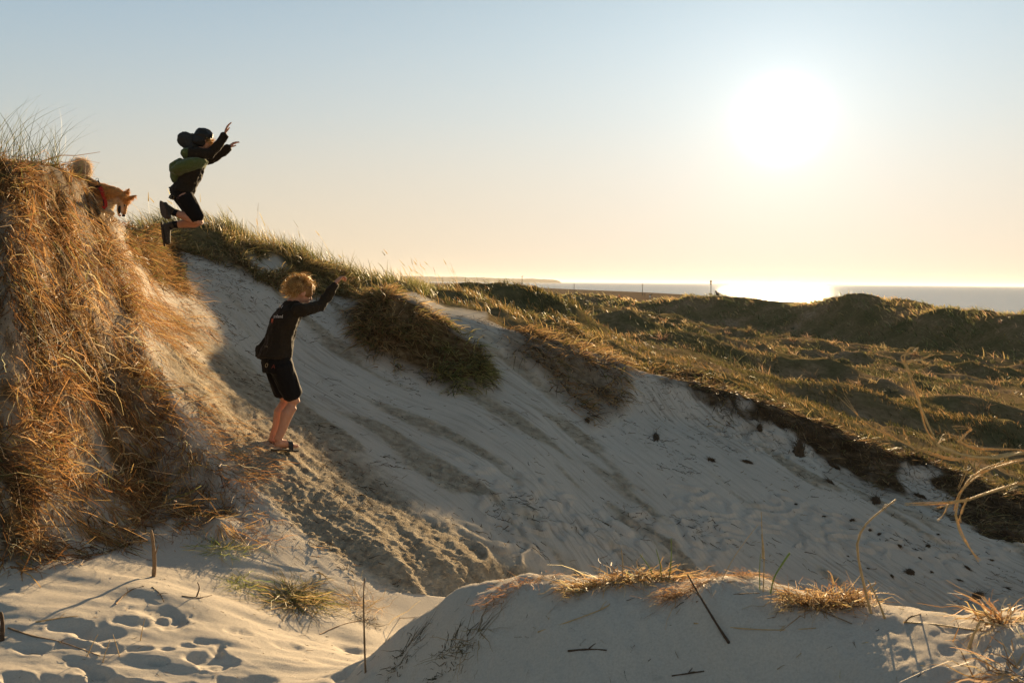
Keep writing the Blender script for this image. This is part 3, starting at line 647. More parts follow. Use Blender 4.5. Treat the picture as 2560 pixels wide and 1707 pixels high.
tag(ribbon_obj('hanging_roots', rt, M_GRASS), 'dark roots and turf hanging from the undercut rim of the blowout', kind='stuff')

# ---- litter: bits of straw, root and turf strewn over the sand face
w = ((VPg > 5.2) & (VPg < 9.0)) * (1 - M_straw) * (PXg > 420) * (.08 + sstep(0, .5, fbm(X * 1.5, Y * 1.5, 3)) + 1.2 * sstep(1500, 2300, PXg) * sstep(7, 8.6, VPg) + .8 * sstep(8.0, 8.8, VPg))
n = 9000; p, nn = scatter(w, n); t = downhill(nn); r = unit(rng.normal(size=(n, 3))); r = unit(r - nn * (r * nn).sum(1, keepdims=True))
c = pal(n, [(.05, .035, .02), (.10, .07, .04), (.20, .145, .08)], [5, 3, 2])
tag(ribbon_obj('plant_litter', [ribbons(p + nn * .006, unit(t * .9 + .8 * r + .12 * nn), rnd(n, .02, .11) , rnd(n, .003, .008), .25 * r, 3, c, c, .5, kink=.06)], M_ROOT), 'bits of dead root and straw strewn over the sand face', kind='stuff')

w = mo * sstep(3.0, 2.7, VPg) + .6 * flat * sstep(1.2, 2, VPg); n = 1500; p, nn = scatter(w, n); r = unit(rng.normal(size=(n, 3))); r = unit(r - nn * (r * nn).sum(1, keepdims=True))
c = pal(n, [(.06, .045, .028), (.16, .11, .06), (.34, .25, .13)], [4, 3, 3])
tag(ribbon_obj('straw_litter', [ribbons(p + nn * .002, unit(r + .05 * nn), rnd(n, .006, .035), rnd(n, .001, .0030), .1 * r, 3, c, c, .5, kink=.03)], M_ROOT), 'crumbs of straw and root on the near sand', kind='stuff')
# ------------------------------------------------------------------ figures
def bm_limb(bm, pts, radii, seg=12):
    """closed tapered tube through pts"""
    pts = [Vector(p) for p in pts]; rings = []
    up = Vector((.13, .31, .94)).normalized()
    for i, p in enumerate(pts):
        t = (pts[min(i + 1, len(pts) - 1)] - pts[max(i - 1, 0)]).normalized()
        a = t.cross(up); a = a.normalized() if a.length > .05 else t.cross(Vector((1, 0, 0))).normalized(); b = t.cross(a)
        rr = radii[i]; ra, rb = rr if isinstance(rr, tuple) else (rr, rr)
        rings.append([bm.verts.new(p + a * ra * math.cos(2 * math.pi * k / seg) + b * rb * math.sin(2 * math.pi * k / seg)) for k in range(seg)])
    for r0, r1 in zip(rings, rings[1:]):
        for k in range(seg): bm.faces.new((r0[k], r0[(k + 1) % seg], r1[(k + 1) % seg], r1[k]))
    for ring, p, q, rr in ((rings[0], pts[0], pts[1], radii[0]), (rings[-1], pts[-1], pts[-2], radii[-1])):
        r = max(rr) if isinstance(rr, tuple) else rr
        c = bm.verts.new(p + (p - q).normalized() * r * .75)
        for k in range(seg): bm.faces.new((ring[k], ring[(k + 1) % seg], c))
def bm_ell(bm, c, axes):
    """ellipsoid; axes = three half-axis vectors"""
    g = bmesh.ops.create_icosphere(bm, subdivisions=3, radius=1.0)['verts']
    m3 = Matrix([Vector(a) for a in axes]).transposed()
    for v in g: v.co = Vector(c) + m3 @ v.co
def bm_ball(bm, c, r): bm_ell(bm, c, ((r, 0, 0), (0, r, 0), (0, 0, r)))
def bm_torso(bm, st, R, F, seg=22):
    """stations (centre, half width, half depth) lofted along the trunk"""
    rings = []
    for c, hw, hd in st:
        rings.append([bm.verts.new(Vector(c) + R * hw * math.cos(2 * math.pi * k / seg) + F * hd * math.sin(2 * math.pi * k / seg)) for k in range(seg)])
    for r0, r1 in zip(rings, rings[1:]):
        for k in range(seg): bm.faces.new((r0[k], r0[(k + 1) % seg], r1[(k + 1) % seg], r1[k]))
    bm.faces.new(rings[0]); bm.faces.new(rings[-1])
def fused(bm, voxel, smooth=6, name='mesh', fac=.5):
    bmesh.ops.recalc_face_normals(bm, faces=bm.faces)
    me = bpy.data.meshes.new('tmp'); bm.to_mesh(me); bm.free()
    o = bpy.data.objects.new('tmp', me); COL.objects.link(o)
    m = o.modifiers.new('r', 'REMESH'); m.mode = 'VOXEL'; m.voxel_size = voxel; m.use_smooth_shade = True
    if smooth: sm = o.modifiers.new('s', 'SMOOTH'); sm.factor = fac; sm.iterations = smooth
    dg = bpy.context.evaluated_depsgraph_get(); dg.update()
    out = bpy.data.meshes.new_from_object(o.evaluated_get(dg)); out.name = name
    bpy.data.objects.remove(o); bpy.data.meshes.remove(me)
    for p in out.polygons: p.use_smooth = True
    return out
def arrs(me):
    v = np.zeros(len(me.vertices) * 3, np.float32); me.vertices.foreach_get('co', v)
    n = np.zeros(len(me.vertices) * 3, np.float32); me.vertices.foreach_get('normal', n)
    return v.reshape(-1, 3).astype(float), n.reshape(-1, 3).astype(float)
def crease(me, amp, freq, seed=0.0, stretch=(1, 1, .45)):
    """cloth folds: displace along the normals with ridged noise"""
    v, n = arrs(me); q = v * freq * np.array(stretch)
    r = 1 - 2 * np.abs(vnoise(q[:, 0] + seed, q[:, 1], q[:, 2])); r2 = 1 - 2 * np.abs(vnoise(q[:, 0] * 2.3 + seed, q[:, 1] * 2.3 + 5, q[:, 2] * 2.3))
    v += n * (amp * (.7 * r + .3 * r2))[:, None]
    me.vertices.foreach_set('co', v.astype(np.float32).ravel()); me.update()
    return me
def merge_meshes(name, meshes):
    bm = bmesh.new()
    for m_ in meshes: bm.from_mesh(m_)
    out = bpy.data.meshes.new(name); bm.to_mesh(out); bm.free()
    for p in out.polygons: p.use_smooth = True
    return out
def bvh_of(me):
    v, _ = arrs(me); return BVHTree.FromPolygons([tuple(x) for x in v.tolist()], [tuple(p.vertices) for p in me.polygons])
def mat_from(cols, name, rough=.7):
    m, t, b, out = new_mat(name); at = N(t, 'ShaderNodeVertexColor'); at.layer_name = 'Col'
    L(t, at.outputs[0], b.inputs['Base Color']); b.inputs['Roughness'].default_value = rough; return m
MAT_SKIN, t_, b_, o_ = new_mat('skin')
b_.inputs['Base Color'].default_value = (.46, .23, .145, 1); b_.inputs['Roughness'].default_value = .68; b_.inputs['Specular IOR Level'].default_value = .25; b_.inputs['Subsurface Weight'].default_value = .18
b_.inputs['Subsurface Radius'].default_value = (1, .35, .2); b_.inputs['Subsurface Scale'].default_value = .012
nz = N(t_, 'ShaderNodeTexNoise'); nz.inputs['Scale'].default_value = 30; rp = N(t_, 'ShaderNodeValToRGB'); L(t_, nz.outputs['Fac'], rp.inputs[0])
rp.color_ramp.elements[0].color = (.38, .175, .105, 1); rp.color_ramp.elements[1].color = (.50, .265, .17, 1); L(t_, rp.outputs[0], b_.inputs['Base Color'])
MAT_JACKET = simple_mat('dark_jacket_cloth', (.022, .0165, .011), .85, .4, 60, .4, .1, .06)
MAT_SHORTS = simple_mat('black_shorts_cloth', (.009, .008, .008), .85, .3, 70, .2, .1, .04)
MAT_SOCK = simple_mat('black_sock_knit', (.008, .008, .009), .9, .3, 200, .4)
MAT_FLEECE = simple_mat('olive_fleece', (.080, .102, .036), .95, .6, 130, .7, .1, .2)
MAT_HOODGREY = simple_mat('grey_hood_cloth', (.040, .041, .040), .9, .5, 90, .5, .05, .1)
MAT_SHOE = simple_mat('dusty_shoe', (.055, .042, .03), .85, .5, 40, .4)
MAT_SOLE = simple_mat('brown_sole', (.075, .047, .028), .9, .6, 60, .8)
MAT_STRAPB = simple_mat('black_rubber', (.012, .011, .010), .55, .3, 80, .2)
MAT_PRINT = simple_mat('white_print', (.62, .58, .54), .7, .15, 90)
MAT_PRINT_RED = simple_mat('red_print', (.50, .075, .02), .7, .2, 90)
MAT_PRINT_DULLRED = simple_mat('dull_red_print', (.16, .03, .02), .7, .2, 90)
MAT_PRINT_TAN = simple_mat('tan_print', (.26, .21, .13), .7, .2, 90)
HAIR = blade_mat('blond_hair', .38, .35, .5)

def hand(palm_c, dirv, palm_n, size, curl, thumb_side, spread=.16):
    """hand mesh: palm, four unequal bent fingers, thumb from the side of the palm"""
    d = Vector(dirv).normalized(); n = Vector(palm_n); n = (n - d * n.dot(d)).normalized(); s = d.cross(n).normalized() * thumb_side
    c = Vector(palm_c); bm = bmesh.new(); u = size
    bm_ell(bm, c, (d * .30 * u, n * .085 * u, s * .21 * u))
    bm_ell(bm, c - d * .24 * u, (d * .16 * u, n * .09 * u, s * .15 * u))
    for k, (off, ln) in enumerate(((.16, .40), (.055, .46), (-.055, .43), (-.15, .34))):
        b = c + d * .22 * u + s * off * u; dd = (d + s * off * spread * 6).normalized(); pts = [b]; p = b
        for j, f in enumerate((.42, .33, .25)):
            a = curl * (j + 1) * .6; p = p + (dd * math.cos(a) + n * math.sin(a)) * ln * f * u; pts.append(p)
        bm_limb(bm, pts, [.052 * u, .048 * u, .042 * u, .034 * u], 8)
    b = c - d * .12 * u + s * .16 * u
    bm_limb(bm, [b, b + (s * .17 + d * .13 + n * .05) * u, b + (s * .22 + d * .30 + n * .09) * u], [.07 * u, .055 * u, .04 * u], 8)
    return bm
def head(bm, c, face, up, h=.215):
    """skull, jaw, nose, brow, lips, ears; c is the centre of the head"""
    f = Vector(face).normalized(); u = Vector(up); u = (u - f * u.dot(f)).normalized(); r = f.cross(u); c = Vector(c); k = h / .215
    bm_ell(bm, c + u * .022 * k - f * .008 * k, (f * .093 * k, u * .085 * k, r * .074 * k))
    bm_ell(bm, c - u * .035 * k + f * .022 * k, (f * .062 * k, u * .068 * k, r * .056 * k))
    bm_ell(bm, c - u * .085 * k + f * .052 * k, (f * .026 * k, u * .020 * k, r * .028 * k))
    bm_limb(bm, [c + u * .002 * k + f * .078 * k, c - u * .022 * k + f * .092 * k, c - u * .034 * k + f * .100 * k], [.010 * k, .012 * k, .014 * k], 8)
    bm_ell(bm, c - u * .057 * k + f * .079 * k, (f * .010 * k, u * .009 * k, r * .024 * k))
    for s in (-1, 1):
        bm_ell(bm, c - u * .012 * k + r * s * .075 * k - f * .006 * k, (f * .017 * k + r * s * .006 * k, u * .029 * k, r * .007 * k))
        bm_ell(bm, c + u * .016 * k + f * .074 * k + r * s * .032 * k, (f * .010 * k, u * .007 * k, r * .022 * k))
def eyes(c, face, up, parent, h=.215):
    f = Vector(face).normalized(); u = Vector(up); u = (u - f * u.dot(f)).normalized(); r = f.cross(u); c = Vector(c)
    for s in (-1, 1):
        bm = bmesh.new(); bm_ball(bm, c + f * .072 + r * s * .031, .0115)
        me = bpy.data.meshes.new('eye'); bm.to_mesh(me); bm.free(); obj('eye', me, MAT_EYE, parent)
MAT_EYE = simple_mat('eye', (.05, .035, .03), .2, .1)
def hair_locks(name, c, face, up, n, sel, l0, l1, parent, fly, h=.215, wave=.016, w0=.004, w1=.008, cols=((.42, .22, .065), (.60, .37, .13), (.26, .125, .04), (.76, .54, .25))):
    f = Vector(face).normalized(); u = Vector(up); u = (u - f * u.dot(f)).normalized(); r = f.cross(u); k = h / .215
    B = np.array([f * .097 * k, u * .090 * k, r * .079 * k]); C = np.array(Vector(c) + u * .022 * k - f * .008 * k)
    q = unit(rng.normal(size=(n * 6, 3))); q = q[sel(q)][:n]; m_ = len(q)
    root = C + q @ B; nn = unit(q @ np.array([f / .097, u / .09, r / .079])); ncl = max(12, m_ // 34); cen = q[rng.integers(0, m_, ncl)]; cid = np.argmin(((q[:, None, :] - cen[None]) ** 2).sum(-1), 1)
    tang = unit(np.cross(nn, rng.normal(size=(ncl, 3))[cid] + .12 * rng.normal(size=(m_, 3))))
    seg = 9; s = np.linspace(0, 1, seg + 1)[None, :, None]; ln = (rnd(m_, l0, l1) * rnd(1, .9, 1.1))[:, None, None]
    d = unit(.55 * nn + .75 * tang + np.array(fly)); side = unit(np.cross(d, rng.normal(size=(ncl, 3))[cid] + .2 * rng.normal(size=(m_, 3)))); up2 = np.cross(d, side)
    ph = (rnd(ncl, 0, 6.28)[cid] + rng.normal(0, .35, m_))[:, None, None]; fr = (rnd(ncl, 5, 9)[cid] + rng.normal(0, .4, m_))[:, None, None]
    pos = root[:, None] + d[:, None] * ln * s + np.array([0, 0, -.35]) * ln * s ** 2 + wave * (s ** .7) * (side[:, None] * np.sin(ph + fr * s) + up2[:, None] * np.cos(ph + fr * s))
    w = rnd(m_, w0, w1)[:, None, None] * .5 * (1 - .7 * s)
    a, b = pos - side[:, None] * w, pos + side[:, None] * w
    v = np.stack([a, b], 2).reshape(-1, 3); base = (np.arange(m_) * (seg + 1) * 2)[:, None]; kk = np.arange(seg)[None] * 2
    qd = np.stack([base + kk, base + kk + 1, base + kk + 3, base + kk + 2], -1).reshape(-1, 4)
    cc = np.repeat(pal(m_, cols, [3, 3, 2, 2], .15), (seg + 1) * 2, axis=0)
    return obj(name, mesh_np(name, v, qd, False, {'Col': cc}), HAIR, parent)
def scalp(name, c, face, up, parent, h=.215, grow=1.06, cut=-.15, col=(.24, .12, .04)):
    f = Vector(face).normalized(); u = Vector(up); u = (u - f * u.dot(f)).normalized(); r = f.cross(u); k = h / .215 * grow
    bm = bmesh.new(); bm_ell(bm, Vector(c) + u * .022 - f * .008, (f * .093 * k, u * .087 * k, r * .076 * k))
    C = Vector(c) + u * .022
    bmesh.ops.delete(bm, geom=[v for v in bm.verts if (v.co - C).dot(u) < (cut + .9 * max(0, (v.co - C).dot(f))) * .5 * h and True], context='VERTS')
    me = bpy.data.meshes.new(name); bm.to_mesh(me); bm.free()
    for p in me.polygons: p.use_smooth = True
    crease(me, .008, 45, 2.0, (1, 1, 1))
    a = me.color_attributes.new('Col', 'FLOAT_COLOR', 'POINT'); a.data.foreach_set('color', np.tile(np.array([*col, 1], np.float32), len(me.vertices)))
    return obj(name, me, HAIR, parent)
def lettering(text, px, py, hpx, ang, bvh, mat, parent, name='lettering', shear=0.0, off=.003, wscale=1.0):
    """printed letters laid on the cloth that is seen at the pixel"""
    cu = bpy.data.curves.new('t', 'FONT'); cu.body = text; cu.size = 1.0; cu.resolution_u = 3
    o = bpy.data.objects.new('t', cu); COL.objects.link(o); dg = bpy.context.evaluated_depsgraph_get(); dg.update()
    me = bpy.data.meshes.new_from_object(o.evaluated_get(dg)); bpy.data.objects.remove(o); bpy.data.curves.remove(cu)
    ca, sa = math.cos(ang), math.sin(ang); co = Vector((0, 0, CAMZ))
    for v in me.vertices:
        x, y = v.co.x * hpx * 1.35 * wscale + shear * v.co.y * hpx, -v.co.y * hpx * 1.35
        r = Vector(ray(px + x * ca - y * sa, py + x * sa + y * ca)).normalized(); h = bvh.ray_cast(co, r)
        v.co = (h[0] - r * off) if h[0] is not None else co + r * 7.6
    me.name = name
    return obj(name, me, mat, parent)

# ---------------- person landing on the slope
D1 = 7.62
def A(px, py, dd=0.0): return V(px, py, D1 + dd)
F1v, R1v = Vector((.8, .6, 0)), Vector((.6, -.8, 0))
hd1, face1, up1 = A(753, 731, .03), Vector((.80, .55, -.28)), Vector((.25, .15, 1))
g1, _ = drop(A(705, 1118).x, A(705, 1118).y)
person1 = empty('person', g1)
tag(person1, 'curly blond person in dark jacket and black shorts landing in sandals on the sand slope', 'person', 'people playing on the dune')
bm = bmesh.new()
head(bm, hd1, face1, up1)
bm_limb(bm, [A(728, 765), A(738, 750, .01), A(748, 740, .03)], [.060, .050, .050])
bm_torso(bm, [(A(729, 764), .07, .05), (A(726, 775), .135, .07), (A(714, 800), .14, .085), (A(703, 840), .125, .085), (A(695, 880), .13, .09), (A(693, 908), .135, .10), (A(693, 928), .12, .09)], R1v, F1v)
RA = [A(746, 773, -.12), A(801, 764, .06), A(838, 713, .13)]; LA = [A(706, 774, .12), A(708, 815, .20), A(720, 812, .33)]
for ch in (RA, LA): bm_limb(bm, [ch[0], (ch[0] + ch[1]) / 2, ch[1], (ch[1] + ch[2]) / 2, ch[2]], [.042, .036, .031, .030, .021])
RL = [A(703, 912, -.07), A(735, 1004, .01), A(694, 1100, -.07)]; LL = [A(684, 910, .07), A(716, 999, .16), A(681, 1094, .10)]
for ch in (RL, LL):
    th = (ch[0] + ch[1]) / 2; ca_ = ch[1].lerp(ch[2], .32) - F1v * .018
    bm_limb(bm, [ch[0], th, ch[1].lerp(ch[0], .12), ch[1], ch[1].lerp(ch[2], .12), ca_, ch[1].lerp(ch[2], .7), ch[2]], [.075, .066, .052, .053, .048, .053, .038, .031])
FEET = []
for an, heel, toe in ((RL[2], A(692, 1113, -.08), A(740, 1115, .06)), (LL[2], A(678, 1104, .09), A(712, 1106, .20))):
    bm_limb(bm, [heel + Vector((0, 0, .006)), an.lerp(heel, .5), heel.lerp(toe, .45) + Vector((0, 0, .018)), heel.lerp(toe, .8) + Vector((0, 0, .004))], [.032, .034, .034, .026], 12)
    for k in range(5):
        sd_ = R1v if an is RL[2] else -R1v
        o_ = (k - 2) * .0155; L_ = (.038, .045, .042, .036, .028)[k]
        b_ = heel.lerp(toe, .8) - sd_ * o_ * 1.0; bm_limb(bm, [b_, b_ + F1v * L_ * .8, b_ + F1v * L_ * 1.15 - Vector((0, 0, .004))], [.0115, .0105, .009] if k else [.014, .014, .012], 8)
    FEET.append((heel, toe))
body = fused(bm, .008, 4, 'body')
hb = hand(A(846, 700, .15), A(856, 690, .19) - A(838, 712, .13), Vector((.5, .4, -.7)), .155, 1.25, 1)
h1 = fused(hb, .0034, 3)
h2 = fused(hand(A(723, 811, .38), Vector((.3, .9, .2)), Vector((0, .3, -1)), .155, .7, -1), .0034, 3)
body = merge_meshes('body', [body, h1, h2]); obj('body', body, MAT_SKIN, person1)
eyes(hd1, face1, up1, person1)
bm = bmesh.new()
bm_torso(bm, [(A(733, 753, .01), .062, .058), (A(729, 765), .10, .072), (A(724, 774), .150, .088), (A(714, 796), .168, .104), (A(704, 825), .158, .105), (A(697, 855), .155, .108), (A(691, 878), .165, .118), (A(687, 892), .175, .128)], R1v, F1v)
bm_limb(bm, [A(690, 848, .03), A(668, 870, .03), A(648, 884, .03)], [(.05, .09), (.035, .085), (.012, .07)])
bm_limb(bm, [A(738, 776, -.09), A(756, 775, -.10), A(780, 770, -.02), A(802, 764, .06), A(820, 739, .095), A(840, 710, .132)], [.062, .056, .045, .042, .038, .034])
bm_limb(bm, [A(708, 776, .11), A(708, 800, .16), A(709, 815, .21), A(719, 812, .325)], [.058, .046, .042, .034])
jk = fused(bm, .009, 3, 'jacket'); crease(jk, .011, 13, 1.3, (1.3, 1.3, .8)); jb = bvh_of(jk)
jacket1 = obj('jacket', jk, MAT_JACKET, person1); tag(jacket1, 'dark brown-black jacket with white and red print on the back')
bm = bmesh.new()
bm_torso(bm, [(A(692, 884), .148, .108), (A(692, 905), .155, .115), (A(693, 930), .150, .115)], R1v, F1v)
bm_limb(bm, [A(702, 912, -.06), A(716, 950, -.035), A(731, 988, .0)], [.094, .090, .083]); bm_limb(bm, [A(685, 912, .06), A(698, 950, .10), A(711, 982, .135)], [.090, .086, .080])
sh = fused(bm, .008, 3, 'shorts'); crease(sh, .009, 13, 4.0, (1, 1, .4)); sb_ = bvh_of(sh); shorts1 = obj('shorts', sh, MAT_SHORTS, person1)
scalp('scalp_hair', hd1, face1, up1, person1, cut=-.55)
selh = lambda q: q[:, 1] > np.where(q[:, 0] > 0, -.15 + .75 * q[:, 0], -.15 + .75 * q[:, 0])
hair_locks('curly_hair', hd1, face1, up1, 2400, selh, .024, .050, person1, (-.55, -.15, .30), w0=.002, w1=.0045, wave=.012)
hair_locks('hair_top', hd1, face1, up1, 900, lambda q: (q[:, 1] > .35) & (q[:, 0] > -.8), .035, .085, person1, (-.35, -.05, 1.0), w0=.002, w1=.0045, wave=.016)
hair_locks('hair_back', hd1, face1, up1, 420, lambda q: (q[:, 0] < -.35) & (q[:, 1] > -.4), .045, .09, person1, (-.9, -.1, .1), w0=.002, w1=.0045, wave=.018)
hair_locks('loose_locks', hd1, face1, up1, 160, lambda q: q[:, 1] > .15, .07, .125, person1, (-.35, -.1, .8), wave=.022, w0=.003, w1=.005)
for k, (heel, toe) in enumerate(FEET):
    f_ = (toe - heel).normalized(); r_ = f_.cross(Vector((0, 0, 1))).normalized(); u_ = r_.cross(f_)
    bm = bmesh.new(); outl = []
    for t in np.linspace(0, 1, 26):
        a = 2 * math.pi * t; x = math.cos(a); y = math.sin(a)
        outl.append(heel.lerp(toe, .46) - u_ * .030 + f_ * x * .138 + r_ * y * (.045 if x > 0 else .037) * (1 - .15 * abs(x)))
    outl = outl[:-1]; lo = [bm.verts.new(p - u_ * .016 + f_ * 0) for p in outl]; hi = [bm.verts.new(p) for p in outl]
    bm.faces.new(hi); bm.faces.new(lo[::-1])
    for i in range(25): bm.faces.new((lo[i], lo[(i + 1) % 25], hi[(i + 1) % 25], hi[i]))
    bmesh.ops.recalc_face_normals(bm, faces=bm.faces); me = bpy.data.meshes.new('sandal'); bm.to_mesh(me); bm.free()
    sandal = obj('sandal', me, MAT_STRAPB, person1)
    bm = bmesh.new(); vs = []
    for t in np.linspace(-1, 1, 13):
        c_ = heel.lerp(toe, .60) - u_ * .030 + r_ * t * .048 + u_ * (.072 * math.sqrt(max(0, 1 - t * t)))
        vs.append([bm.verts.new(c_ - f_ * .024 + u_ * .004), bm.verts.new(c_ + f_ * .020), bm.verts.new(c_ + f_ * .020 + u_ * .005), bm.verts.new(c_ - f_ * .024 + u_ * .009)])
    for q0, q1 in zip(vs, vs[1:]):
        for i in range(4): bm.faces.new((q0[i], q0[(i + 1) % 4], q1[(i + 1) % 4], q1[i]))
    bmesh.ops.recalc_face_normals(bm, faces=bm.faces); me = bpy.data.meshes.new('strap'); bm.to_mesh(me); bm.free(); obj('strap', me, MAT_STRAPB, sandal)
lettering('IV', 696, 771, 9, .02, jb, MAT_PRINT, jacket1, shear=.25)
lettering('psland', 684, 794, 8.5, .03, jb, MAT_PRINT, jacket1, wscale=.8)
lettering('s.dk', 661, 866, 4.5, .30, jb, MAT_PRINT_TAN, jacket1, wscale=.9)
def patch(poly, bvh, mat, parent, name='print_patch'):
    co = Vector((0, 0, CAMZ)); vs = []
    for x, y in poly:
        r = Vector(ray(x, y)).normalized(); h = bvh.ray_cast(co, r); vs.append((h[0] - r * .003) if h[0] else co + r * D1)
    me = bpy.data.meshes.new(name); me.from_pydata([tuple(v) for v in vs], [], [tuple(range(len(vs)))]); return obj(name, me, mat, parent)
patch([(679, 797), (683, 796), (684, 803), (681, 811), (678, 804)], jb, MAT_PRINT_RED, jacket1)
patch([(693, 772), (698, 770), (697, 777), (692, 781)], jb, MAT_PRINT_DULLRED, jacket1)
lettering('0', 661, 918, 12, .12, sb_, MAT_PRINT_TAN, shorts1, shear=.15)
lettering('A', 678, 921, 11, .05, sb_, MAT_PRINT_DULLRED, shorts1, shear=.15)

# ---------------- person leaping off the crest
D2 = 10.6
def B(px, py, dd=0.0): return V(px, py, D2 + dd)
F2v, R2v = Vector((.9, .43, 0)).normalized(), Vector((.43, -.9, 0)).normalized()
UP2 = Vector((.32, .1, .94)).normalized(); FT = (F2v - UP2 * F2v.dot(UP2)).normalized()
hd2, face2, up2 = B(511, 350, .03), Vector((.85, .45, -.25)), Vector((.3, .1, 1))
person2 = empty('person', drop(B(440, 600).x, B(440, 600).y)[0])
tag(person2, 'person leaping off the crest in black cap, green-backed dark jacket and shorts, arms flung up', 'person', 'people playing on the dune')
bm = bmesh.new()
head(bm, hd2, face2, up2, .225)
bm_limb(bm, [B(490, 382), B(498, 368, .01), B(506, 358, .03)], [.062, .052, .052])
bm_torso(bm, [(B(490, 378), .07, .05), (B(488, 388), .14, .075), (B(482, 412), .15, .09), (B(471, 445), .135, .088), (B(460, 474), .135, .095), (B(456, 490), .12, .09)], R2v, FT)
RA2 = [B(486, 386, -.12), B(529, 385, .0), B(560, 340, .05)]; LA2 = [B(496, 392, .15), B(541, 392, .25), B(571, 370, .30)]
for ch in (RA2, LA2): bm_limb(bm, [ch[0], (ch[0] + ch[1]) / 2, ch[1], (ch[1] + ch[2]) / 2, ch[2]], [.045, .038, .033, .032, .022])
RL2 = [B(459, 487, -.08), B(497, 553, -.02), B(432, 530, .0)]; LL2 = [B(452, 487, .08), B(495, 558, .20), B(432, 562, .17)]
for ch in (RL2, LL2):
    ax = (ch[2] - ch[1]).normalized(); cf = Vector((0, 0, 1)); ca_ = ch[1].lerp(ch[2], .35) + cf * .010
    bm_limb(bm, [ch[0], (ch[0] + ch[1]) / 2, ch[1].lerp(ch[0], .12), ch[1], ch[1].lerp(ch[2], .1), ca_, ch[1].lerp(ch[2], .72), ch[2]], [.085, .074, .060, .060, .056, .060, .044, .036])
SH2 = [(RL2[2], B(411, 511, -.02), B(421, 543, -.14)), (LL2[2], B(413, 563, .15), B(419, 608, .10))]
for an, heel, toe in SH2: bm_limb(bm, [an, heel.lerp(toe, .25), heel.lerp(toe, .7)], [.034, .034, .03])
body = fused(bm, .0085, 4, 'body')
hA = fused(hand(B(565, 326, .06), B(571, 305, .08) - B(560, 340, .05), Vector((.8, .5, 0)), .165, .35, -1, .3), .0036, 3)
hB = fused(hand(B(577, 364, .32), B(589, 355, .36) - B(571, 370, .30), Vector((.3, .5, -.8)), .165, .3, -1, .35), .0036, 3)
obj('body', merge_meshes('body', [body, hA, hB]), MAT_SKIN, person2)
eyes(hd2, face2, up2, person2)
bm = bmesh.new()
bm_torso(bm, [(B(497, 370), .075, .062), (B(491, 382), .13, .085), (B(490, 398), .165, .105), (B(485, 420), .16, .11), (B(474, 446), .152, .115), (B(463, 466), .155, .118), (B(455, 483), .165, .125)], R2v, FT)
bm_limb(bm, [B(476, 384, -.10), B(500, 386, -.09), B(529, 384, .0), B(546, 362, .03), B(562, 338, .052)], [.072, .066, .056, .046, .040])
bm_limb(bm, [B(500, 396, .12), B(520, 398, .2), B(541, 392, .25), B(556, 382, .275), B(572, 369, .302)], [.066, .060, .052, .045, .040])
bm_limb(bm, [B(448, 474, 0), B(433, 472, 0)], [(.05, .10), (.012, .08)])
jk2 = fused(bm, .0095, 3, 'jacket'); crease(jk2, .013, 12, 6.0, (1.2, 1.2, .9)); jb2 = bvh_of(jk2); jacket2 = obj('jacket', jk2, MAT_JACKET, person2)
bm = bmesh.new(); X2, Z2 = Vector((1, 0, 0)), Vector((0, 0, 1)); ax = Vector((.93, .1, .36)).normalized(); pr = ax.cross(Vector((0, 1, 0))).normalized()
bm_ell(bm, B(474, 417, -.06), (ax * .21, Vector((0, .20, 0)), pr * .080))
bm_ell(bm, B(450, 423, .0), (Vector((.10, 0, 0)), Vector((0, .17, 0)), Vector((0, 0, .115))))
bm_ell(bm, B(444, 440, .0), (Vector((.065, 0, 0)), Vector((0, .13, 0)), Vector((0, 0, .10))))
bm_ell(bm, B(472, 386, -.03), (Vector((.065, 0, 0)), Vector((0, .15, 0)), Vector((0, 0, .065))))
me = fused(bm, .008, 5, 'fleece_back'); crease(me, .014, 12, 2.2, (1, 1, 1)); obj('fleece_back', me, MAT_FLEECE, person2)
bm = bmesh.new(); ax = Vector((.88, .05, -.25)).normalized(); pr = ax.cross(Vector((0, 1, 0))).normalized()
bm_ell(bm, B(466, 350, .02), (ax * .092, Vector((0, .10, 0)), pr * .085)); bm_limb(bm, [B(470, 352, .02), B(490, 366, .01)], [(.08, .10), (.05, .09)])
me = fused(bm, .007, 5, 'hood'); crease(me, .013, 13, 3.0, (1, 1, 1)); obj('hood', me, MAT_HOODGREY, person2)
f_, u_ = face2.normalized(), up2; u_ = (u_ - f_ * u_.dot(f_)).normalized(); r_ = f_.cross(u_)
bm = bmesh.new(); bm_ell(bm, hd2 + u_ * .036 - f_ * .018, (f_ * .108, u_ * .090, r_ * .092)); bm_ell(bm, hd2 - f_ * .045 - u_ * .02, (f_ * .082, u_ * .085, r_ * .090))
me = fused(bm, .007, 4, 'cap'); crease(me, .011, 15, 8.0, (1, 1, 1)); obj('cap', me, MAT_STRAPB, person2)
hair_locks('hair_fringe', hd2, face2, up2, 420, lambda q: (q[:, 0] > .15) & (q[:, 1] < .25) & (q[:, 1] > -.6) & (np.abs(q[:, 2]) > .2), .035, .07, person2, (.1, 0, -.2), .225, .006, .002, .004)
bm = bmesh.new()
bm_torso(bm, [(B(457, 474), .152, .112), (B(454, 488), .155, .115), (B(455, 500), .14, .105)], R2v, FT)
bm_limb(bm, [B(460, 490, -.07), B(478, 518, -.05), B(496, 547, -.02)], [.100, .092, .080]); bm_limb(bm, [B(453, 490, .08), B(474, 520, .13), B(491, 547, .18)], [.095, .088, .078]); bm_limb(bm, [B(445, 488), B(425, 494)], [(.04, .07), (.008, .03)])
sh2 = fused(bm, .008, 3, 'shorts'); crease(sh2, .005, 12, 9.0, (1, 1, .5)); sb2 = bvh_of(sh2); shorts2 = obj('shorts', sh2, MAT_SHORTS, person2)
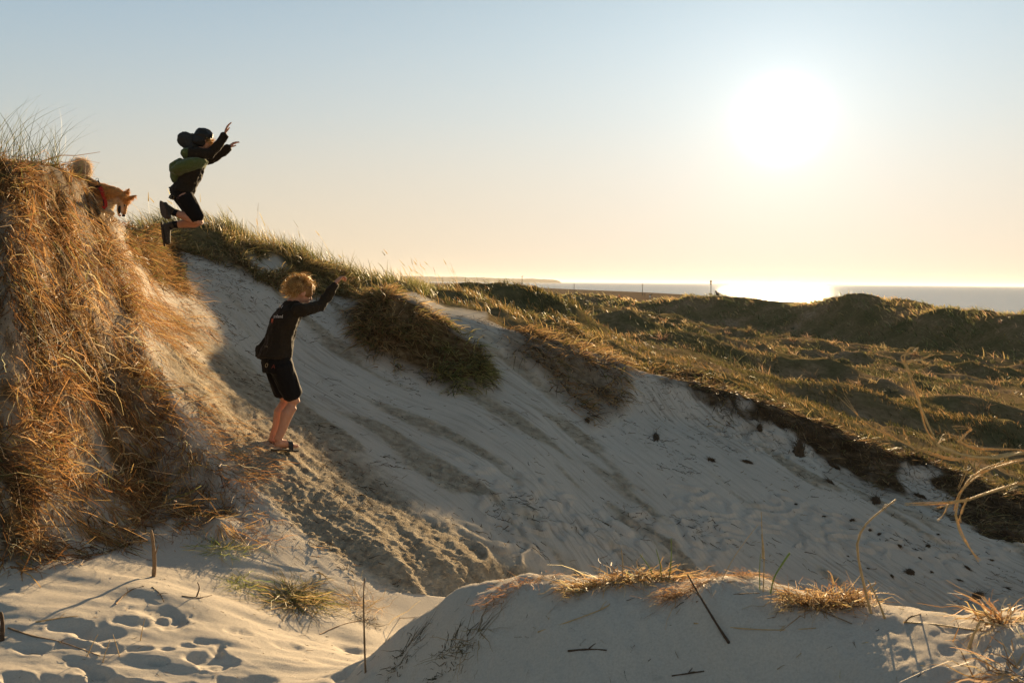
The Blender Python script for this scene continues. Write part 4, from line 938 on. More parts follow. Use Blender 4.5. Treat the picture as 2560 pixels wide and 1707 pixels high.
lettering('O', 425, 497, 10, .1, sb2, MAT_PRINT_TAN, shorts2); lettering('A', 440, 497, 9, .1, sb2, MAT_PRINT_DULLRED, shorts2)
lettering('III', 484, 459, 5, .45, jb2, MAT_PRINT_TAN, jacket2)
for ch, (an, heel, toe) in zip((RL2, LL2), SH2):
    bm = bmesh.new(); bm_limb(bm, [ch[1].lerp(ch[2], .80), ch[2], heel.lerp(toe, .25).lerp(ch[2], .4)], [.044, .041, .042]); obj('sock', fused(bm, .006, 2, 'sock'), MAT_SOCK, person2)
    ax = (toe - heel).normalized(); out_ = (heel.lerp(toe, .4) - an); out_ = (out_ - ax * out_.dot(ax)).normalized(); sd_ = ax.cross(out_)
    bm = bmesh.new(); c_ = heel.lerp(toe, .5) - out_ * .008
    bm_limb(bm, [heel, heel.lerp(toe, .3) - out_ * .012, heel.lerp(toe, .65), toe], [.040, .044, .043, .034]); bm_limb(bm, [heel.lerp(toe, .2), an], [.042, .045])
    shoe = obj('shoe', fused(bm, .007, 3, 'shoe'), MAT_SHOE, person2)
    bm = bmesh.new(); g = []
    for t in np.linspace(0, 1, 22)[:-1]:
        a = 2 * math.pi * t; x, y = math.cos(a), math.sin(a); g.append(heel.lerp(toe, .5) + ax * x * ((toe - heel).length * .5 + .036) + sd_ * y * (.049 if x > 0 else .042) * (1 - .1 * abs(x)))
    lo = [bm.verts.new(p + out_ * .026) for p in g]; hi = [bm.verts.new(p + out_ * .048) for p in g]; bm.faces.new(lo); bm.faces.new(hi[::-1])
    for i in range(21): bm.faces.new((lo[i], lo[(i + 1) % 21], hi[(i + 1) % 21], hi[i]))
    bmesh.ops.recalc_face_normals(bm, faces=bm.faces); me = bpy.data.meshes.new('sole'); bm.to_mesh(me); bm.free(); obj('sole', me, MAT_SOLE, shoe)

# ---------------- dog bounding over the edge of the straw dune
DD = 8.12
def K(px, py, dd=0.0): return V(px, py, DD + dd)
dog = empty('dog', ground(258, 567)[0] or K(258, 567)); tag(dog, 'tan and cream dog with curled tail and red harness looking down over the straw dune', 'dog')
bm = bmesh.new()
bm_limb(bm, [K(194, 462, .16), K(206, 464, .13), K(226, 476, .08), K(248, 489, .03), K(264, 502, .0)], [.085, .098, .10, .108, .088], 16)
bm_limb(bm, [K(252, 482, .01), K(272, 487, -.01), K(292, 490, -.03), K(305, 496, -.04)], [.085, .082, .072, .058], 14)
bm_ball(bm, K(268, 510, -.02), .068)
bm_ell(bm, K(309, 501, -.05), (Vector((.056, -.01, .02)), Vector((0, .056, 0)), Vector((-.02, 0, .054))))
bm_limb(bm, [K(309, 507, -.055), K(310, 520, -.07), K(309, 534, -.085)], [.040, .029, .021])
bm_limb(bm, [K(300, 510, -.05), K(296, 524, -.06), K(297, 537, -.07)], [.030, .017, .011])
for (bx, by, tx, ty, dd) in ((314, 488, 324, 471, -.02), (324, 496, 342, 488, -.09)):
    b0, t0 = K(bx, by, dd), K(tx, ty, dd - .01); bm_limb(bm, [b0, b0.lerp(t0, .5), t0], [(.030, .012), (.022, .009), (.006, .004)], 10)
LEGS = [[K(252, 506, -.07), K(266, 526, -.06), K(282, 535, -.09), K(272, 550, -.10), K(261, 563, -.10)], [K(250, 508, .07), K(252, 530, .04), K(254, 548, .0), K(255, 562, -.03)],
        [K(198, 470, .09), K(206, 496, .06), K(194, 512, .10), K(200, 540, .08)], [K(194, 470, .23), K(202, 496, .20), K(190, 512, .24), K(196, 540, .22)]]
for lg in LEGS:
    bm_limb(bm, lg, [.050, .034, .024, .021, .020][:len(lg)], 12); bm_ell(bm, lg[-1] + Vector((.010, -.004, -.004)), (Vector((.030, 0, 0)), Vector((0, .021, 0)), Vector((0, 0, .017))))
tl = [K(205 + 13 * math.cos(a), 421 - 14 * math.sin(a), .15 - .01 * i) for i, a in enumerate(np.linspace(-2.2, 1.9 + .0, 9)[::-1])]
bm_limb(bm, [K(203, 448, .15), K(196, 436, .15), K(193, 424, .15), K(198, 412, .15), K(209, 410, .14), K(217, 420, .13), K(217, 432, .12)], [.034, .038, .042, .044, .045, .042, .026], 12)
dm = fused(bm, .0065, 3, 'body'); dv, dn = arrs(dm)
def coat(p):
    px, py = proj(p); tan = np.array([.52, .255, .075]); cream = np.array([.66, .54, .38]); brown = np.array([.20, .105, .045])
    m_ = np.zeros(len(p))
    m_ = np.maximum(m_, poly_soft(px, py, [(262,505),(296,496),(306,508),(304,540),(286,545),(262,530)], 6)); m_ = np.maximum(m_, poly_soft(px, py, [(240,520),(262,522),(285,536),(262,572),(246,570)], 8))
    m_ = np.maximum(m_, poly_soft(px, py, [(186,400),(226,400),(226,440),(200,440)], 4) * .8); m_ = np.maximum(m_, poly_soft(px, py, [(226,488),(246,494),(250,520),(230,516)], 8) * .5)
    c = tan * (1 - m_[:, None]) + cream * m_[:, None]
    d_ = poly_soft(px, py, [(190,440),(225,448),(240,480),(215,500),(190,490)], 14)[:, None] * .55; c = c * (1 - d_) + brown * d_
    c = c * (1 + .25 * vnoise(p[:, 0] * 60, p[:, 1] * 60, p[:, 2] * 60))[:, None]
    return np.clip(c, .01, .8)
a = dm.color_attributes.new('Col', 'FLOAT_COLOR', 'POINT'); a.data.foreach_set('color', np.concatenate([coat(dv), np.ones((len(dv), 1))], 1).astype(np.float32).ravel())
FUR = blade_mat('dog_fur', .35, .6, .3); obj('body', dm, FUR, dog); dbvh = bvh_of(dm)
n = 20000; sel = rng.integers(0, len(dv), n); p = dv[sel]; nn = unit(dn[sel]); px, py = proj(p)
flow = unit(np.stack([np.where(px > 290, -.3, -.7) + rng.normal(0, .3, n), rng.normal(0, .35, n), -.5 + rng.normal(0, .3, n)], -1))
istail = (py < 440) & (px < 228); muzz = (py > 508) & (px > 285); leg = (py > 528) & (px < 290)
ln = np.where(istail, rnd(n, .03, .075), np.where(muzz | leg, rnd(n, .004, .010), rnd(n, .014, .034)))
c = coat(p) * (1 + rng.normal(0, .16, (n, 1)))
fv, fq, fc = ribbons(p - nn * .002, unit(nn * np.where(istail, 1.2, .55)[:, None] + flow), ln, rnd(n, .0018, .0032), flow * .2, 2, np.clip(c * .85, .01, .9), np.clip(c * 1.15, .01, .9), .15)
obj('fur', mesh_np('fur', fv, fq, False, {'Col': fc}), FUR, dog)
M_BLACKD = simple_mat('dog_nose_black', (.010, .009, .009), .35, .2); M_TONGUE = simple_mat('tongue', (.45, .12, .10), .45, .2); M_RED = simple_mat('red_harness', (.42, .022, .014), .75, .25, 90, .2)
def bit(name, c_, axes, mat, parent=dog):
    bm = bmesh.new(); bm_ell(bm, c_, axes); me = bpy.data.meshes.new(name); bm.to_mesh(me); bm.free()
    for pl in me.polygons: pl.use_smooth = True
    return obj(name, me, mat, parent)
bit('nose', K(309, 539, -.095), (Vector((.016, 0, 0)), Vector((0, .014, 0)), Vector((0, 0, .011))), M_BLACKD)
for ex, ey, ed in ((312, 514, -.11), (304, 513, -.02)):
    h = dbvh.ray_cast(Vector((0, 0, CAMZ)), Vector(ray(ex, ey)).normalized()); bit('eye', (h[0] if h[0] and ed < -.05 else K(ex + 12, ey, -.03)), (Vector((.008, 0, 0)), Vector((0, .006, 0)), Vector((0, 0, .008))), M_BLACKD)
bit('mouth', K(299, 524, -.085), (Vector((.014, 0, -.008)), Vector((0, .012, 0)), Vector((.006, 0, .036))), M_BLACKD)
bit('tongue', K(300, 539, -.088), (Vector((.012, 0, 0)), Vector((0, .012, 0)), Vector((.002, 0, .008))), M_TONGUE)
def strap(name, path, wpx, mat, parent, off=.008, far=True):
    """band lying on the coat: near side and far side of the trunk"""
    co = Vector((0, 0, CAMZ)); nearp, farp = [], []
    for x, y in path:
        r = Vector(ray(x, y)).normalized(); h = dbvh.ray_cast(co, r); q = h[0] if h[0] else K(x, y)
        nearp.append(q - r * off)
        if far: hb = dbvh.ray_cast(co + r * 12, -r); farp.append((hb[0] if hb[0] else K(x, y, .2)) + r * off)
    loop = nearp + farp[::-1]; bm = bmesh.new(); vs = []; w = wpx * DD / FPX * .5
    for i, q in enumerate(loop):
        t = (loop[(i + 1) % len(loop)] - loop[i - 1]) if far else (loop[min(i + 1, len(loop) - 1)] - loop[max(i - 1, 0)])
        vd = (q - co).normalized(); s = t.cross(vd).normalized(); vs.append([bm.verts.new(q - s * w), bm.verts.new(q + s * w), bm.verts.new(q + s * w - vd * .004), bm.verts.new(q - s * w - vd * .004)])
    rngi = range(len(loop)) if far else range(len(loop) - 1)
    for i in rngi:
        j = (i + 1) % len(loop)
        for k in range(4): bm.faces.new((vs[i][k], vs[i][(k + 1) % 4], vs[j][(k + 1) % 4], vs[j][k]))
    me = bpy.data.meshes.new(name); bm.to_mesh(me); bm.free(); return obj(name, me, mat, parent)
har = strap('harness', [(249, 468), (254, 474), (257, 484), (261, 495), (264, 505), (264, 514), (258, 521), (250, 524)], 9, M_RED, dog)
strap('harness_edge', [(243, 474), (250, 478), (254, 487), (257, 497), (259, 507), (260, 516)], 2.6, MAT_STRAPB, har, .012, False)
strap('back_strap', [(238, 468), (245, 466), (252, 466)], 5, MAT_STRAPB, har, .010, False)
bm = bmesh.new(); bm_limb(bm, [K(251, 466, -.03), K(248, 458, -.02), K(245, 452, -.01)], [.010, .008, .007], 8); me = bpy.data.meshes.new('handle'); bm.to_mesh(me); bm.free(); obj('handle', me, MAT_STRAPB, har)
bm = bmesh.new(); pts_ = [K(243 + 3.6 * math.cos(a), 449.5 + 3.6 * math.sin(a), -.01) for a in np.linspace(0, 2 * math.pi, 15)]; bm_limb(bm, pts_, [.0022] * 15, 6); me = bpy.data.meshes.new('ring'); bm.to_mesh(me); bm.free(); obj('ring', me, MAT_STRAPB, har)
# ------------------------------------------------------------------ small things on the sand, each its own object
M_STALK = simple_mat('dry_stalk', (.50, .33, .15), .6, .45, 60, .2)
M_TWIG = simple_mat('dark_twig', (.075, .045, .026), .85, .5, 70, .5)
M_TWIGB = simple_mat('brown_twig', (.20, .125, .065), .8, .5, 70, .4)
M_LEAFG = simple_mat('green_leaf', (.20, .26, .05), .55, .3, 40)
M_SOILCLOD = simple_mat('turf_soil', (.085, .058, .034), .95, .6, 30, 1.0)
def curve_pts(pts, n=14):
    """smooth path through control points (Vectors)"""
    P_ = [Vector(p) for p in pts]; out = []
    if len(P_) == 2: return [P_[0].lerp(P_[1], t) + Vector(rng.normal(0, .004, 3)) * math.sin(math.pi * t) for t in np.linspace(0, 1, 5)]
    k = max(2, n // (len(P_) - 1))
    for i in range(len(P_) - 1):
        p0, p1, p2, p3 = P_[max(i - 1, 0)], P_[i], P_[i + 1], P_[min(i + 2, len(P_) - 1)]
        for t in np.linspace(0, 1, k, endpoint=False):
            out.append(.5 * ((2 * p1) + (p2 - p0) * t + (2 * p0 - 5 * p1 + 4 * p2 - p3) * t * t + (3 * p1 - p0 - 3 * p2 + p3) * t ** 3))
    return out + [P_[-1]]
def stem_mesh(name, pts, r0, r1, seg=7, rough=.12):
    c_ = curve_pts(pts); n = len(c_); bm = bmesh.new()
    bm_limb(bm, c_, [(r0 + (r1 - r0) * i / (n - 1)) * (1 + rough * random.uniform(-1, 1)) for i in range(n)], seg)
    me = bpy.data.meshes.new(name); bm.to_mesh(me); bm.free()
    for p in me.polygons: p.use_smooth = True
    return me
def on(px, py, up=0.0):
    g, nn = ground(px, py)
    return (g + Vector((0, 0, up))) if g is not None else V(px, py, 4)
def at_depth_of(px, py, ref):                     # pixel at the depth of a reference point
    return V(px, py, ref.y)
def stalk(name, label, cat, path, r0, r1, mat, group=None, lie=False, extra=()):
    """a stalk or stick; first pixel is its foot on the sand, the rest stand at that depth or lie on the sand"""
    foot = on(*path[0]); pts = [foot - Vector((0, 0, .01))]
    for q in path[1:]:
        if lie: pts.append(on(q[0], q[1], r0 * .8 + (q[2] if len(q) > 2 else 0)))
        else: pts.append(V(q[0], q[1], foot.y + (q[2] if len(q) > 2 else 0)))
    root = empty(name, foot); tag(root, label, cat, group)
    obj('stem', stem_mesh('stem', pts, r0, r1), mat, root)
    for nm, pth, a, b, m_ in extra:
        obj(nm, stem_mesh(nm, [V(q[0], q[1], foot.y + (q[2] if len(q) > 2 else 0)) for q in pth], a, b), m_, root)
    return root
def tuft_thing(name, label, px, py, n, spread, l0, l1, w0, w1, cols, probs, up=1.0, flat=.0, cat='grass tuft', group=None, axis=None, kink=.03, mat=None):
    c_ = on(px, py); root = empty(name, c_); tag(root, label, cat, group)
    off = rng.normal(0, 1, (n, 2)) * spread
    if axis is not None: off = rng.uniform(-1, 1, (n, 1)) * np.array(axis) + rng.normal(0, spread, (n, 2))
    base = []
    for o_ in off:
        g, _ = drop(c_.x + o_[0], c_.y + o_[1]); base.append(g)
    base = np.array(base); out = unit(np.concatenate([off / (np.abs(off).max() + 1e-6) * 1.2 + rng.normal(0, .5, (n, 2)), np.full((n, 1), .001)], 1))
    d = unit(out * (1 - .0) + np.stack([np.zeros(n), np.zeros(n), rnd(n, up * .2, up * 1.2)], -1))
    c = pal(n, cols, probs); bend = np.stack([rng.normal(0, .2, n), rng.normal(0, .2, n), rnd(n, -.7 - flat, -.15)], -1)
    v, q, cc = ribbons(base, d, rnd(n, l0, l1), rnd(n, w0, w1), bend, 5, c * .85, c * 1.1, .25, kink=kink)
    lo = np.array([drop(a, b)[0].z for a, b in v[::2, :2]]) if n < 900 else None
    if lo is not None: v[:, 2] = np.maximum(v[:, 2], np.repeat(lo, 2) + .003)
    obj('blades', mesh_np('blades', v, q, False, {'Col': cc}), mat or M_DRY, root)['kind'] = 'stuff'
    return root
GOLD = [(.50, .34, .16), (.38, .23, .10), (.62, .48, .29), (.25, .145, .06)]
tuft_thing('grass_tuft', 'half green half straw tuft lying on the flat sand at the foot of the slope', 742, 1500, 420, .065, .12, .34, .003, .007, [(.20, .20, .055), (.44, .33, .15), (.28, .19, .08), (.12, .13, .035)], (2, 4, 3, 1), .45)
tuft_thing('grass_tuft', 'small bright green sprig on the lit sand below the straw dune', 607, 1462, 110, .05, .06, .16, .003, .005, [(.26, .30, .06), (.40, .36, .12)], (3, 1), .5)
tuft_thing('grass_tuft', 'sparse dry tuft between the green tuft and the sand mound', 900, 1520, 90, .06, .12, .34, .002, .004, GOLD, (3, 3, 2, 2), .9)
tuft_thing('grass_tuft', 'little green tuft at the foot of the straw where it meets the sand', 560, 1372, 130, .06, .06, .2, .003, .005, [(.22, .25, .06), (.36, .30, .10)], (3, 2), .6)
tuft_thing('straw_heap', 'golden heap of broken straw on the mound crest, under the thin green shoots', 1560, 1450, 480, .018, .03, .15, .002, .0075, GOLD, (4, 3, 3, 2), .8, axis=(.19, .025), cat='straw heap', group='straw heaps on the mound')
tuft_thing('straw_heap', 'matted strip of fine reddish roots along the mound crest between two heaps', 1775, 1449, 420, .012, .05, .15, .001, .0024, [(.38, .21, .09), (.28, .15, .065), (.46, .31, .16)], (4, 3, 2), .25, axis=(.14, .02), cat='straw heap', group='straw heaps on the mound', kink=.05)
tuft_thing('straw_heap', 'tangled brown straw heap on the far side of the mound beside the curved stalk', 2065, 1512, 520, .024, .03, .15, .0018, .0055, GOLD, (4, 4, 2, 4), 1.3, axis=(.11, .03), cat='straw heap', group='straw heaps on the mound', kink=.07)
tuft_thing('straw_heap', 'curled dry leaves drooping at the edge of the picture above the lit sand', 2505, 1560, 70, .02, .08, .2, .004, .009, GOLD, (4, 3, 4, 1), 1.2, cat='straw heap', group='straw heaps on the mound')
tuft_thing('straw_heap', 'dry bent stems in the lowest corner beside the lit sand', 2540, 1690, 50, .03, .1, .24, .004, .008, GOLD, (4, 3, 2, 3), .7, cat='straw heap', group='straw heaps on the mound')
tuft_thing('straw_heap', 'loose reddish root fuzz at the low end of the mound crest', 1300, 1462, 160, .02, .04, .12, .0012, .0028, [(.46, .24, .10), (.30, .16, .07)], (1, 1), .35, axis=(.12, .02), cat='straw heap', group='straw heaps on the mound', kink=.06)
for (x, y, lab) in ((1010, 1640, 'dark dried weed on the shaded mound, lowest of the three'), (1120, 1655, 'dark dried weed on the shaded mound under the spiky dead sprig'), (920, 1560, 'dry brown scraps along the mound edge by the upright twig')):
    tuft_thing('dried_weed', lab, x, min(y, 1690), 60, .035, .03, .09, .002, .005, [(.06, .05, .025), (.11, .08, .04), (.16, .10, .05)], (3, 2, 1), .35, cat='dried weed', mat=M_ROOT, kink=.08)
tuft_thing('dead_sprig', 'spiky dead grass sprig lying on the shaded side of the mound', 1185, 1595, 36, .02, .07, .2, .002, .004, [(.22, .16, .08), (.34, .25, .13)], (1, 1), .3, cat='sprig')
# green shoots and stalks standing on the mound
stalk('dry_stalk', 'upright dry stalk with a pale sheath, tallest on the mound crest', 'stalk', [(1908, 1478), (1910, 1400, .0), (1905, 1330, .0), (1903, 1280, .01)], .0022, .0012, M_STALK, None, extra=(('sheath', [(1908, 1395), (1907, 1362), (1904, 1335)], .0052, .0018, M_STALK),))
stalk('green_shoot', 'bright green leaf leaning beside the tall dry stalk', 'shoot', [(1925, 1482), (1935, 1445), (1955, 1410), (1974, 1382)], .0022, .0036, M_LEAFG)
stalk('green_shoot', 'thin upright green blade just before the tall dry stalk', 'shoot', [(1900, 1474), (1899, 1430), (1901, 1385)], .0018, .0010, M_LEAFG)
stalk('dry_stalk', 'thin rust-coloured stalk leaning over the crest towards the tall stalk', 'stalk', [(1800, 1449), (1840, 1385, .02), (1895, 1310, .05)], .0014, .0007, M_STALK)
for (x0, y0, x1, y1, lab) in ((1672, 1449, 1678, 1345, 'dark green shoot standing tallest in the golden straw heap'), (1655, 1450, 1640, 1372, 'short dark green shoot leaning away from the tallest one'), (1640, 1450, 1600, 1385, 'dark green shoot slanting out of the straw heap'), (1555, 1448, 1553, 1370, 'broken upright straw stub in the golden heap')):
    stalk('green_shoot' if 'green' in lab else 'dry_stalk', lab, 'shoot' if 'green' in lab else 'stalk', [(x0, y0), ((x0 + x1) / 2 + 3, (y0 + y1) / 2), (x1, y1)], .0030, .0012, M_LEAFG if 'green' in lab else M_STALK)
stalk('dry_stalk', 'dry stalk bowed in a long hook above the tangled straw heap', 'stalk', [(2180, 1532), (2155, 1440), (2143, 1360), (2165, 1310), (2205, 1275), (2240, 1248)], .0050, .0022, M_STALK, extra=(('side_blade', [(2205, 1275), (2212, 1262), (2235, 1258)], .0016, .0006, M_STALK),))
stalk('dry_stalk', 'leaning dry reed against the heap, right of the hooked stalk', 'stalk', [(2215, 1545), (2195, 1500), (2170, 1450)], .0036, .0020, M_STALK)
stalk('dry_stalk', 'short split stalk stuck in the lit sand near the corner', 'stalk', [(2420, 1622), (2432, 1590), (2450, 1552)], .0055, .0028, M_STALK, extra=(('side_blade', [(2450, 1552), (2490, 1560), (2560, 1575)], .0030, .0012, M_STALK),))
# sticks lying on the mound
for (nm, lab, cat, path, r0, r1, m_) in (
    ('twig', 'dark bare twig slanting over the shaded mound, thickest of them', 'twig', [(1822, 1608), (1790, 1575, .02), (1755, 1540, .05), (1718, 1505, .09)], .0048, .0026, M_TWIG),
    ('dry_stalk', 'long pale stalk lying across the shaded mound under the twig', 'stalk', [(1735, 1558), (1840, 1570), (1950, 1575), (2040, 1570)], .0022, .0012, M_STALK),
    ('dry_stalk', 'pale stalk running down the lit mound crest to a forked end', 'stalk', [(1740, 1505), (1850, 1485), (1960, 1490), (2060, 1530), (2130, 1560)], .0024, .0016, M_TWIGB),
    ('dry_stalk', 'yellowish stalk curving down the shaded mound beneath the straw heap', 'stalk', [(1345, 1580), (1420, 1555), (1500, 1525), (1525, 1510)], .0024, .0012, M_STALK),
    ('twig', 'short dark twig lying low on the shaded mound', 'twig', [(1420, 1628), (1470, 1624), (1516, 1626)], .0036, .0022, M_TWIG),
    ('twig', 'thin stick lying at the bottom of the mound', 'twig', [(1680, 1690), (1720, 1684), (1760, 1678)], .0028, .0018, M_TWIG),
    ('dry_stalk', 'long thin stalk over the low end of the mound beside its edge', 'stalk', [(800, 1585), (860, 1560), (920, 1548), (1000, 1545), (1068, 1543)], .0030, .0016, M_TWIGB),
    ('dry_stalk', 'stalk lying along the lit crest near the drooping leaves', 'stalk', [(2260, 1556), (2340, 1562), (2430, 1575), (2500, 1580)], .0030, .0018, M_STALK),
    ('twig', 'gnarled rust-brown twig arching over the crest by the hooked stalk', 'twig', [(2265, 1552), (2300, 1535), (2340, 1528), (2385, 1560)], .0026, .0014, M_TWIGB),
    ('twig', 'slender twig lying on the lit sand below the straw', 'twig', [(290, 1510), (320, 1480), (360, 1465)], .0040, .0024, M_TWIGB),
    ('twig', 'bent twig on the lit sand beside the paw-sized prints', 'twig', [(380, 1468), (400, 1485), (410, 1505)], .0036, .0018, M_TWIG),
    ('twig', 'long thin stick lying near the left edge above the big hollows', 'twig', [(20, 1570), (80, 1590), (150, 1605), (250, 1640)], .0042, .0020, M_TWIGB),
    ('twig', 'pale stick by the straw foot pointing at the footprints', 'twig', [(90, 1555), (150, 1545), (195, 1540)], .0036, .0016, M_STALK),
    ('twig', 'crooked stick half buried under the stub', 'twig', [(455, 1490), (500, 1495), (530, 1488)], .0034, .0018, M_TWIG)):
    g0 = on(*path[0]); pts = [on(q[0], q[1], r0 * .7 + (q[2] if len(q) > 2 else 0)) for q in path]
    root = empty(nm, g0); tag(root, lab, cat); obj('stem', stem_mesh('stem', pts, r0, r1), m_, root)
    for k in range(2):
        b_ = pts[len(pts) // 2] if k == 0 else pts[-2]; dirn = (pts[-1] - pts[0]).normalized(); s_ = dirn.cross(Vector((0, 0, 1)))
        e_ = b_ + dirn * .03 + s_ * random.choice((-1, 1)) * .03 + Vector((0, 0, .012)); obj('side_shoot', stem_mesh('side_shoot', [b_, b_.lerp(e_, .5) + Vector((0, 0, .004)), e_], r0 * .5, r0 * .25), m_, root)
stalk('twig', 'upright twig stuck in the sand at the low end of the mound', 'twig', [(914, 1680), (911, 1600), (909, 1500), (911, 1445)], .0052, .0026, M_TWIGB)
stalk('wood_stub', 'weathered upright stub below the straw dune', 'stub', [(384, 1440), (386, 1400), (382, 1350), (378, 1325)], .014, .007, M_TWIGB, extra=(('splinter', [(385, 1395), (392, 1375), (396, 1360)], .004, .002, M_TWIGB),))
stalk('twig', 'small dark root sticking up left of the footprints', 'twig', [(490, 1490), (498, 1470), (494, 1455)], .005, .002, M_TWIG)
stalk('twig', 'dark stub at the very edge of the picture under the straw', 'twig', [(4, 1600), (6, 1560), (2, 1530)], .012, .008, M_TWIG)
for i, (x, y, dx) in enumerate(((215, 1640, 30), (255, 1655, 20), (300, 1640, -18), (350, 1600, 12))):
    stalk('dry_stalk', ['pale stalk leaning over the second big hollow', 'short green stalk between the hollows', 'thin pale stalk leaning back towards the straw', 'faint stalk standing beside the wide footprint'][i], 'stalk', [(x, y), (x + dx * .5, y - 28), (x + dx, y - 55)], .0028, .0012, M_STALK)
# reed leaning in from beyond the right edge of the view
rb = V(2860, 1560, 1.95); gz, _ = drop(rb.x, rb.y); reed = empty('dry_reed', gz); tag(reed, 'golden dry reed arching in over the bowl with bent stems and leaves', 'reed')
M_REED = simple_mat('golden_reed', (.66, .42, .17), .6, .5, 90, .6)
RD = 1.75
def Q(px, py, dd=0.0): return V(px, py, RD + dd)
for nm, path, a, b in (
    ('stem', [(2860, 1540, .1), (2780, 1250, .1), (2620, 1130, .05), (2480, 1143, .0), (2400, 1135, -.02), (2345, 1110, -.02)], .0062, .0046), ('stem', [(2345, 1110, -.02), (2318, 1070, -.03), (2290, 980, -.03), (2270, 925, -.03)], .0042, .0022),
    ('leaf', [(2270, 925, -.03), (2258, 895, -.03), (2275, 878, -.03), (2298, 872, -.03)], .0034, .0010), ('leaf', [(2264, 905, -.03), (2300, 898, -.02), (2338, 889, -.02)], .0036, .0008),
    ('stem', [(2840, 1560, .12), (2720, 1260, .12), (2600, 1135, .06), (2450, 1122, .03), (2395, 1105, .02)], .0036, .0026), ('leaf', [(2395, 1105, .02), (2415, 1085, .02), (2428, 1070, .02), (2382, 1066, .02)], .0024, .0008),
    ('leaf', [(2345, 1110, -.02), (2360, 1090, 0), (2400, 1092, .0)], .0016, .0012), ('stem', [(2480, 1143, 0), (2380, 1146, .02), (2290, 1122, .03)], .0040, .0014),
    ('stem', [(2290, 1122, .03), (2220, 1085, .05), (2160, 1055, .06), (2105, 990, .07)], .0018, .0008), ('leaf', [(2275, 1110, .05), (2262, 1080, .05), (2255, 1065, .05)], .0016, .0006),
    ('stem', [(2860, 1560, .16), (2760, 1300, .15), (2600, 1208, .1), (2500, 1228, .08), (2420, 1250, .07), (2340, 1258, .06), (2262, 1260, .06)], .0060, .0020), ('leaf', [(2420, 1250, .07), (2370, 1262, .06), (2340, 1270, .06)], .0034, .0008),
    ('stem', [(2600, 1140, .1), (2500, 1165, .08), (2440, 1190, .07), (2400, 1235, .07), (2390, 1285, .07)], .0044, .0024), ('stem', [(2390, 1285, .07), (2405, 1330, .07), (2430, 1375, .07), (2450, 1398, .07)], .0030, .0016),
    ('leaf', [(2420, 1245, .07), (2405, 1285, .07), (2393, 1305, .07)], .0032, .0012), ('leaf', [(2418, 1125, 0), (2412, 1180, .03), (2398, 1220, .04)], .0016, .0010), ('leaf', [(2375, 1255, .06), (2360, 1285, .06), (2345, 1302, .06)], .0020, .0008)):
    strands = []
    for k in range(4):
        jit = [Vector(rng.normal(0, .0026, 3)) for _ in path]; pth = [Q(*q) + j_ * (1 if i_ else .3) for i_, (q, j_) in enumerate(zip(path, jit))]
        if k == 3: pth = pth[:max(2, len(pth) - 1)]
        strands.append(stem_mesh('s', pth, a * (.55, .4, .3, .26)[k], b * (.5, .36, .3, .26)[k], 6, .45))
    obj(nm, merge_meshes(nm, strands), M_REED, reed)
# turf clods and root balls that slid down the sand face
def clod_mesh(seed):
    bm = bmesh.new(); bmesh.ops.create_icosphere(bm, subdivisions=3, radius=1.0)
    for v in bm.verts:
        p = np.array(v.co); f = 1 + .5 * float(vnoise(np.array([p[0] * 1.7 + seed]), np.array([p[1] * 1.7]), np.array([p[2] * 1.7 + .37]))[0]) + .38 * float(vnoise(np.array([p[0] * 4.1 + seed]), np.array([p[1] * 4.1]), np.array([p[2] * 4.1 + .37]))[0]) + .22 * float(vnoise(np.array([p[0] * 11 + seed]), np.array([p[1] * 11]), np.array([p[2] * 11 + .37]))[0]); v.co = v.co * f * .72
    me = bpy.data.meshes.new('turf_clod'); bm.to_mesh(me); bm.free()
    for p in me.polygons: p.use_smooth = True
    me.materials.append(M_SOILCLOD); return me
CLODS = [clod_mesh(s) for s in (1.3, 7.7, 13.1, 21.9)]
n = 190; rv = unit(rng.normal(size=(n, 3)))
v, q, c = ribbons(rv * .6, unit(rv * np.array([1, 1, .4]) + .6 * rng.normal(size=(n, 3))), rnd(n, .3, 1.3), rnd(n, .04, .10), np.stack([rng.normal(0, .3, n), rng.normal(0, .3, n), rnd(n, -.7, .1)], -1), 4, pal(n, [(.07, .048, .028), (.17, .12, .065)], [2, 1]), pal(n, [(.09, .06, .036), (.22, .155, .085)], [2, 1]), .3, kink=.08)
ROOTS = mesh_np('roots', v, q, False, {'Col': c}); ROOTS.materials.append(M_ROOT)
def clod(px, py, r, sx=1.0, sy=1.0, sz=.6, label=None, rot=None):
    g, nn = ground(px, py)
    if g is None: return
    o = bpy.data.objects.new('turf_clod', random.choice(CLODS)); COL.objects.link(o); r *= .6; o.location = g - nn * r * sz * .12
    q_ = nn.to_track_quat('Z', 'X').to_euler(); o.rotation_euler = q_; o.rotation_euler.rotate_axis('Z', rot if rot is not None else random.uniform(0, 6.28)); o.scale = (r * sx, r * sy, r * sz)
    tag(o, label or 'small dark turf clod lying on the lower sand face', 'turf clod', 'turf clods on the sand face' if label else 'small turf clods scattered on the sand face')
    rt_ = bpy.data.objects.new('roots', ROOTS); COL.objects.link(rt_); rt_.parent = o
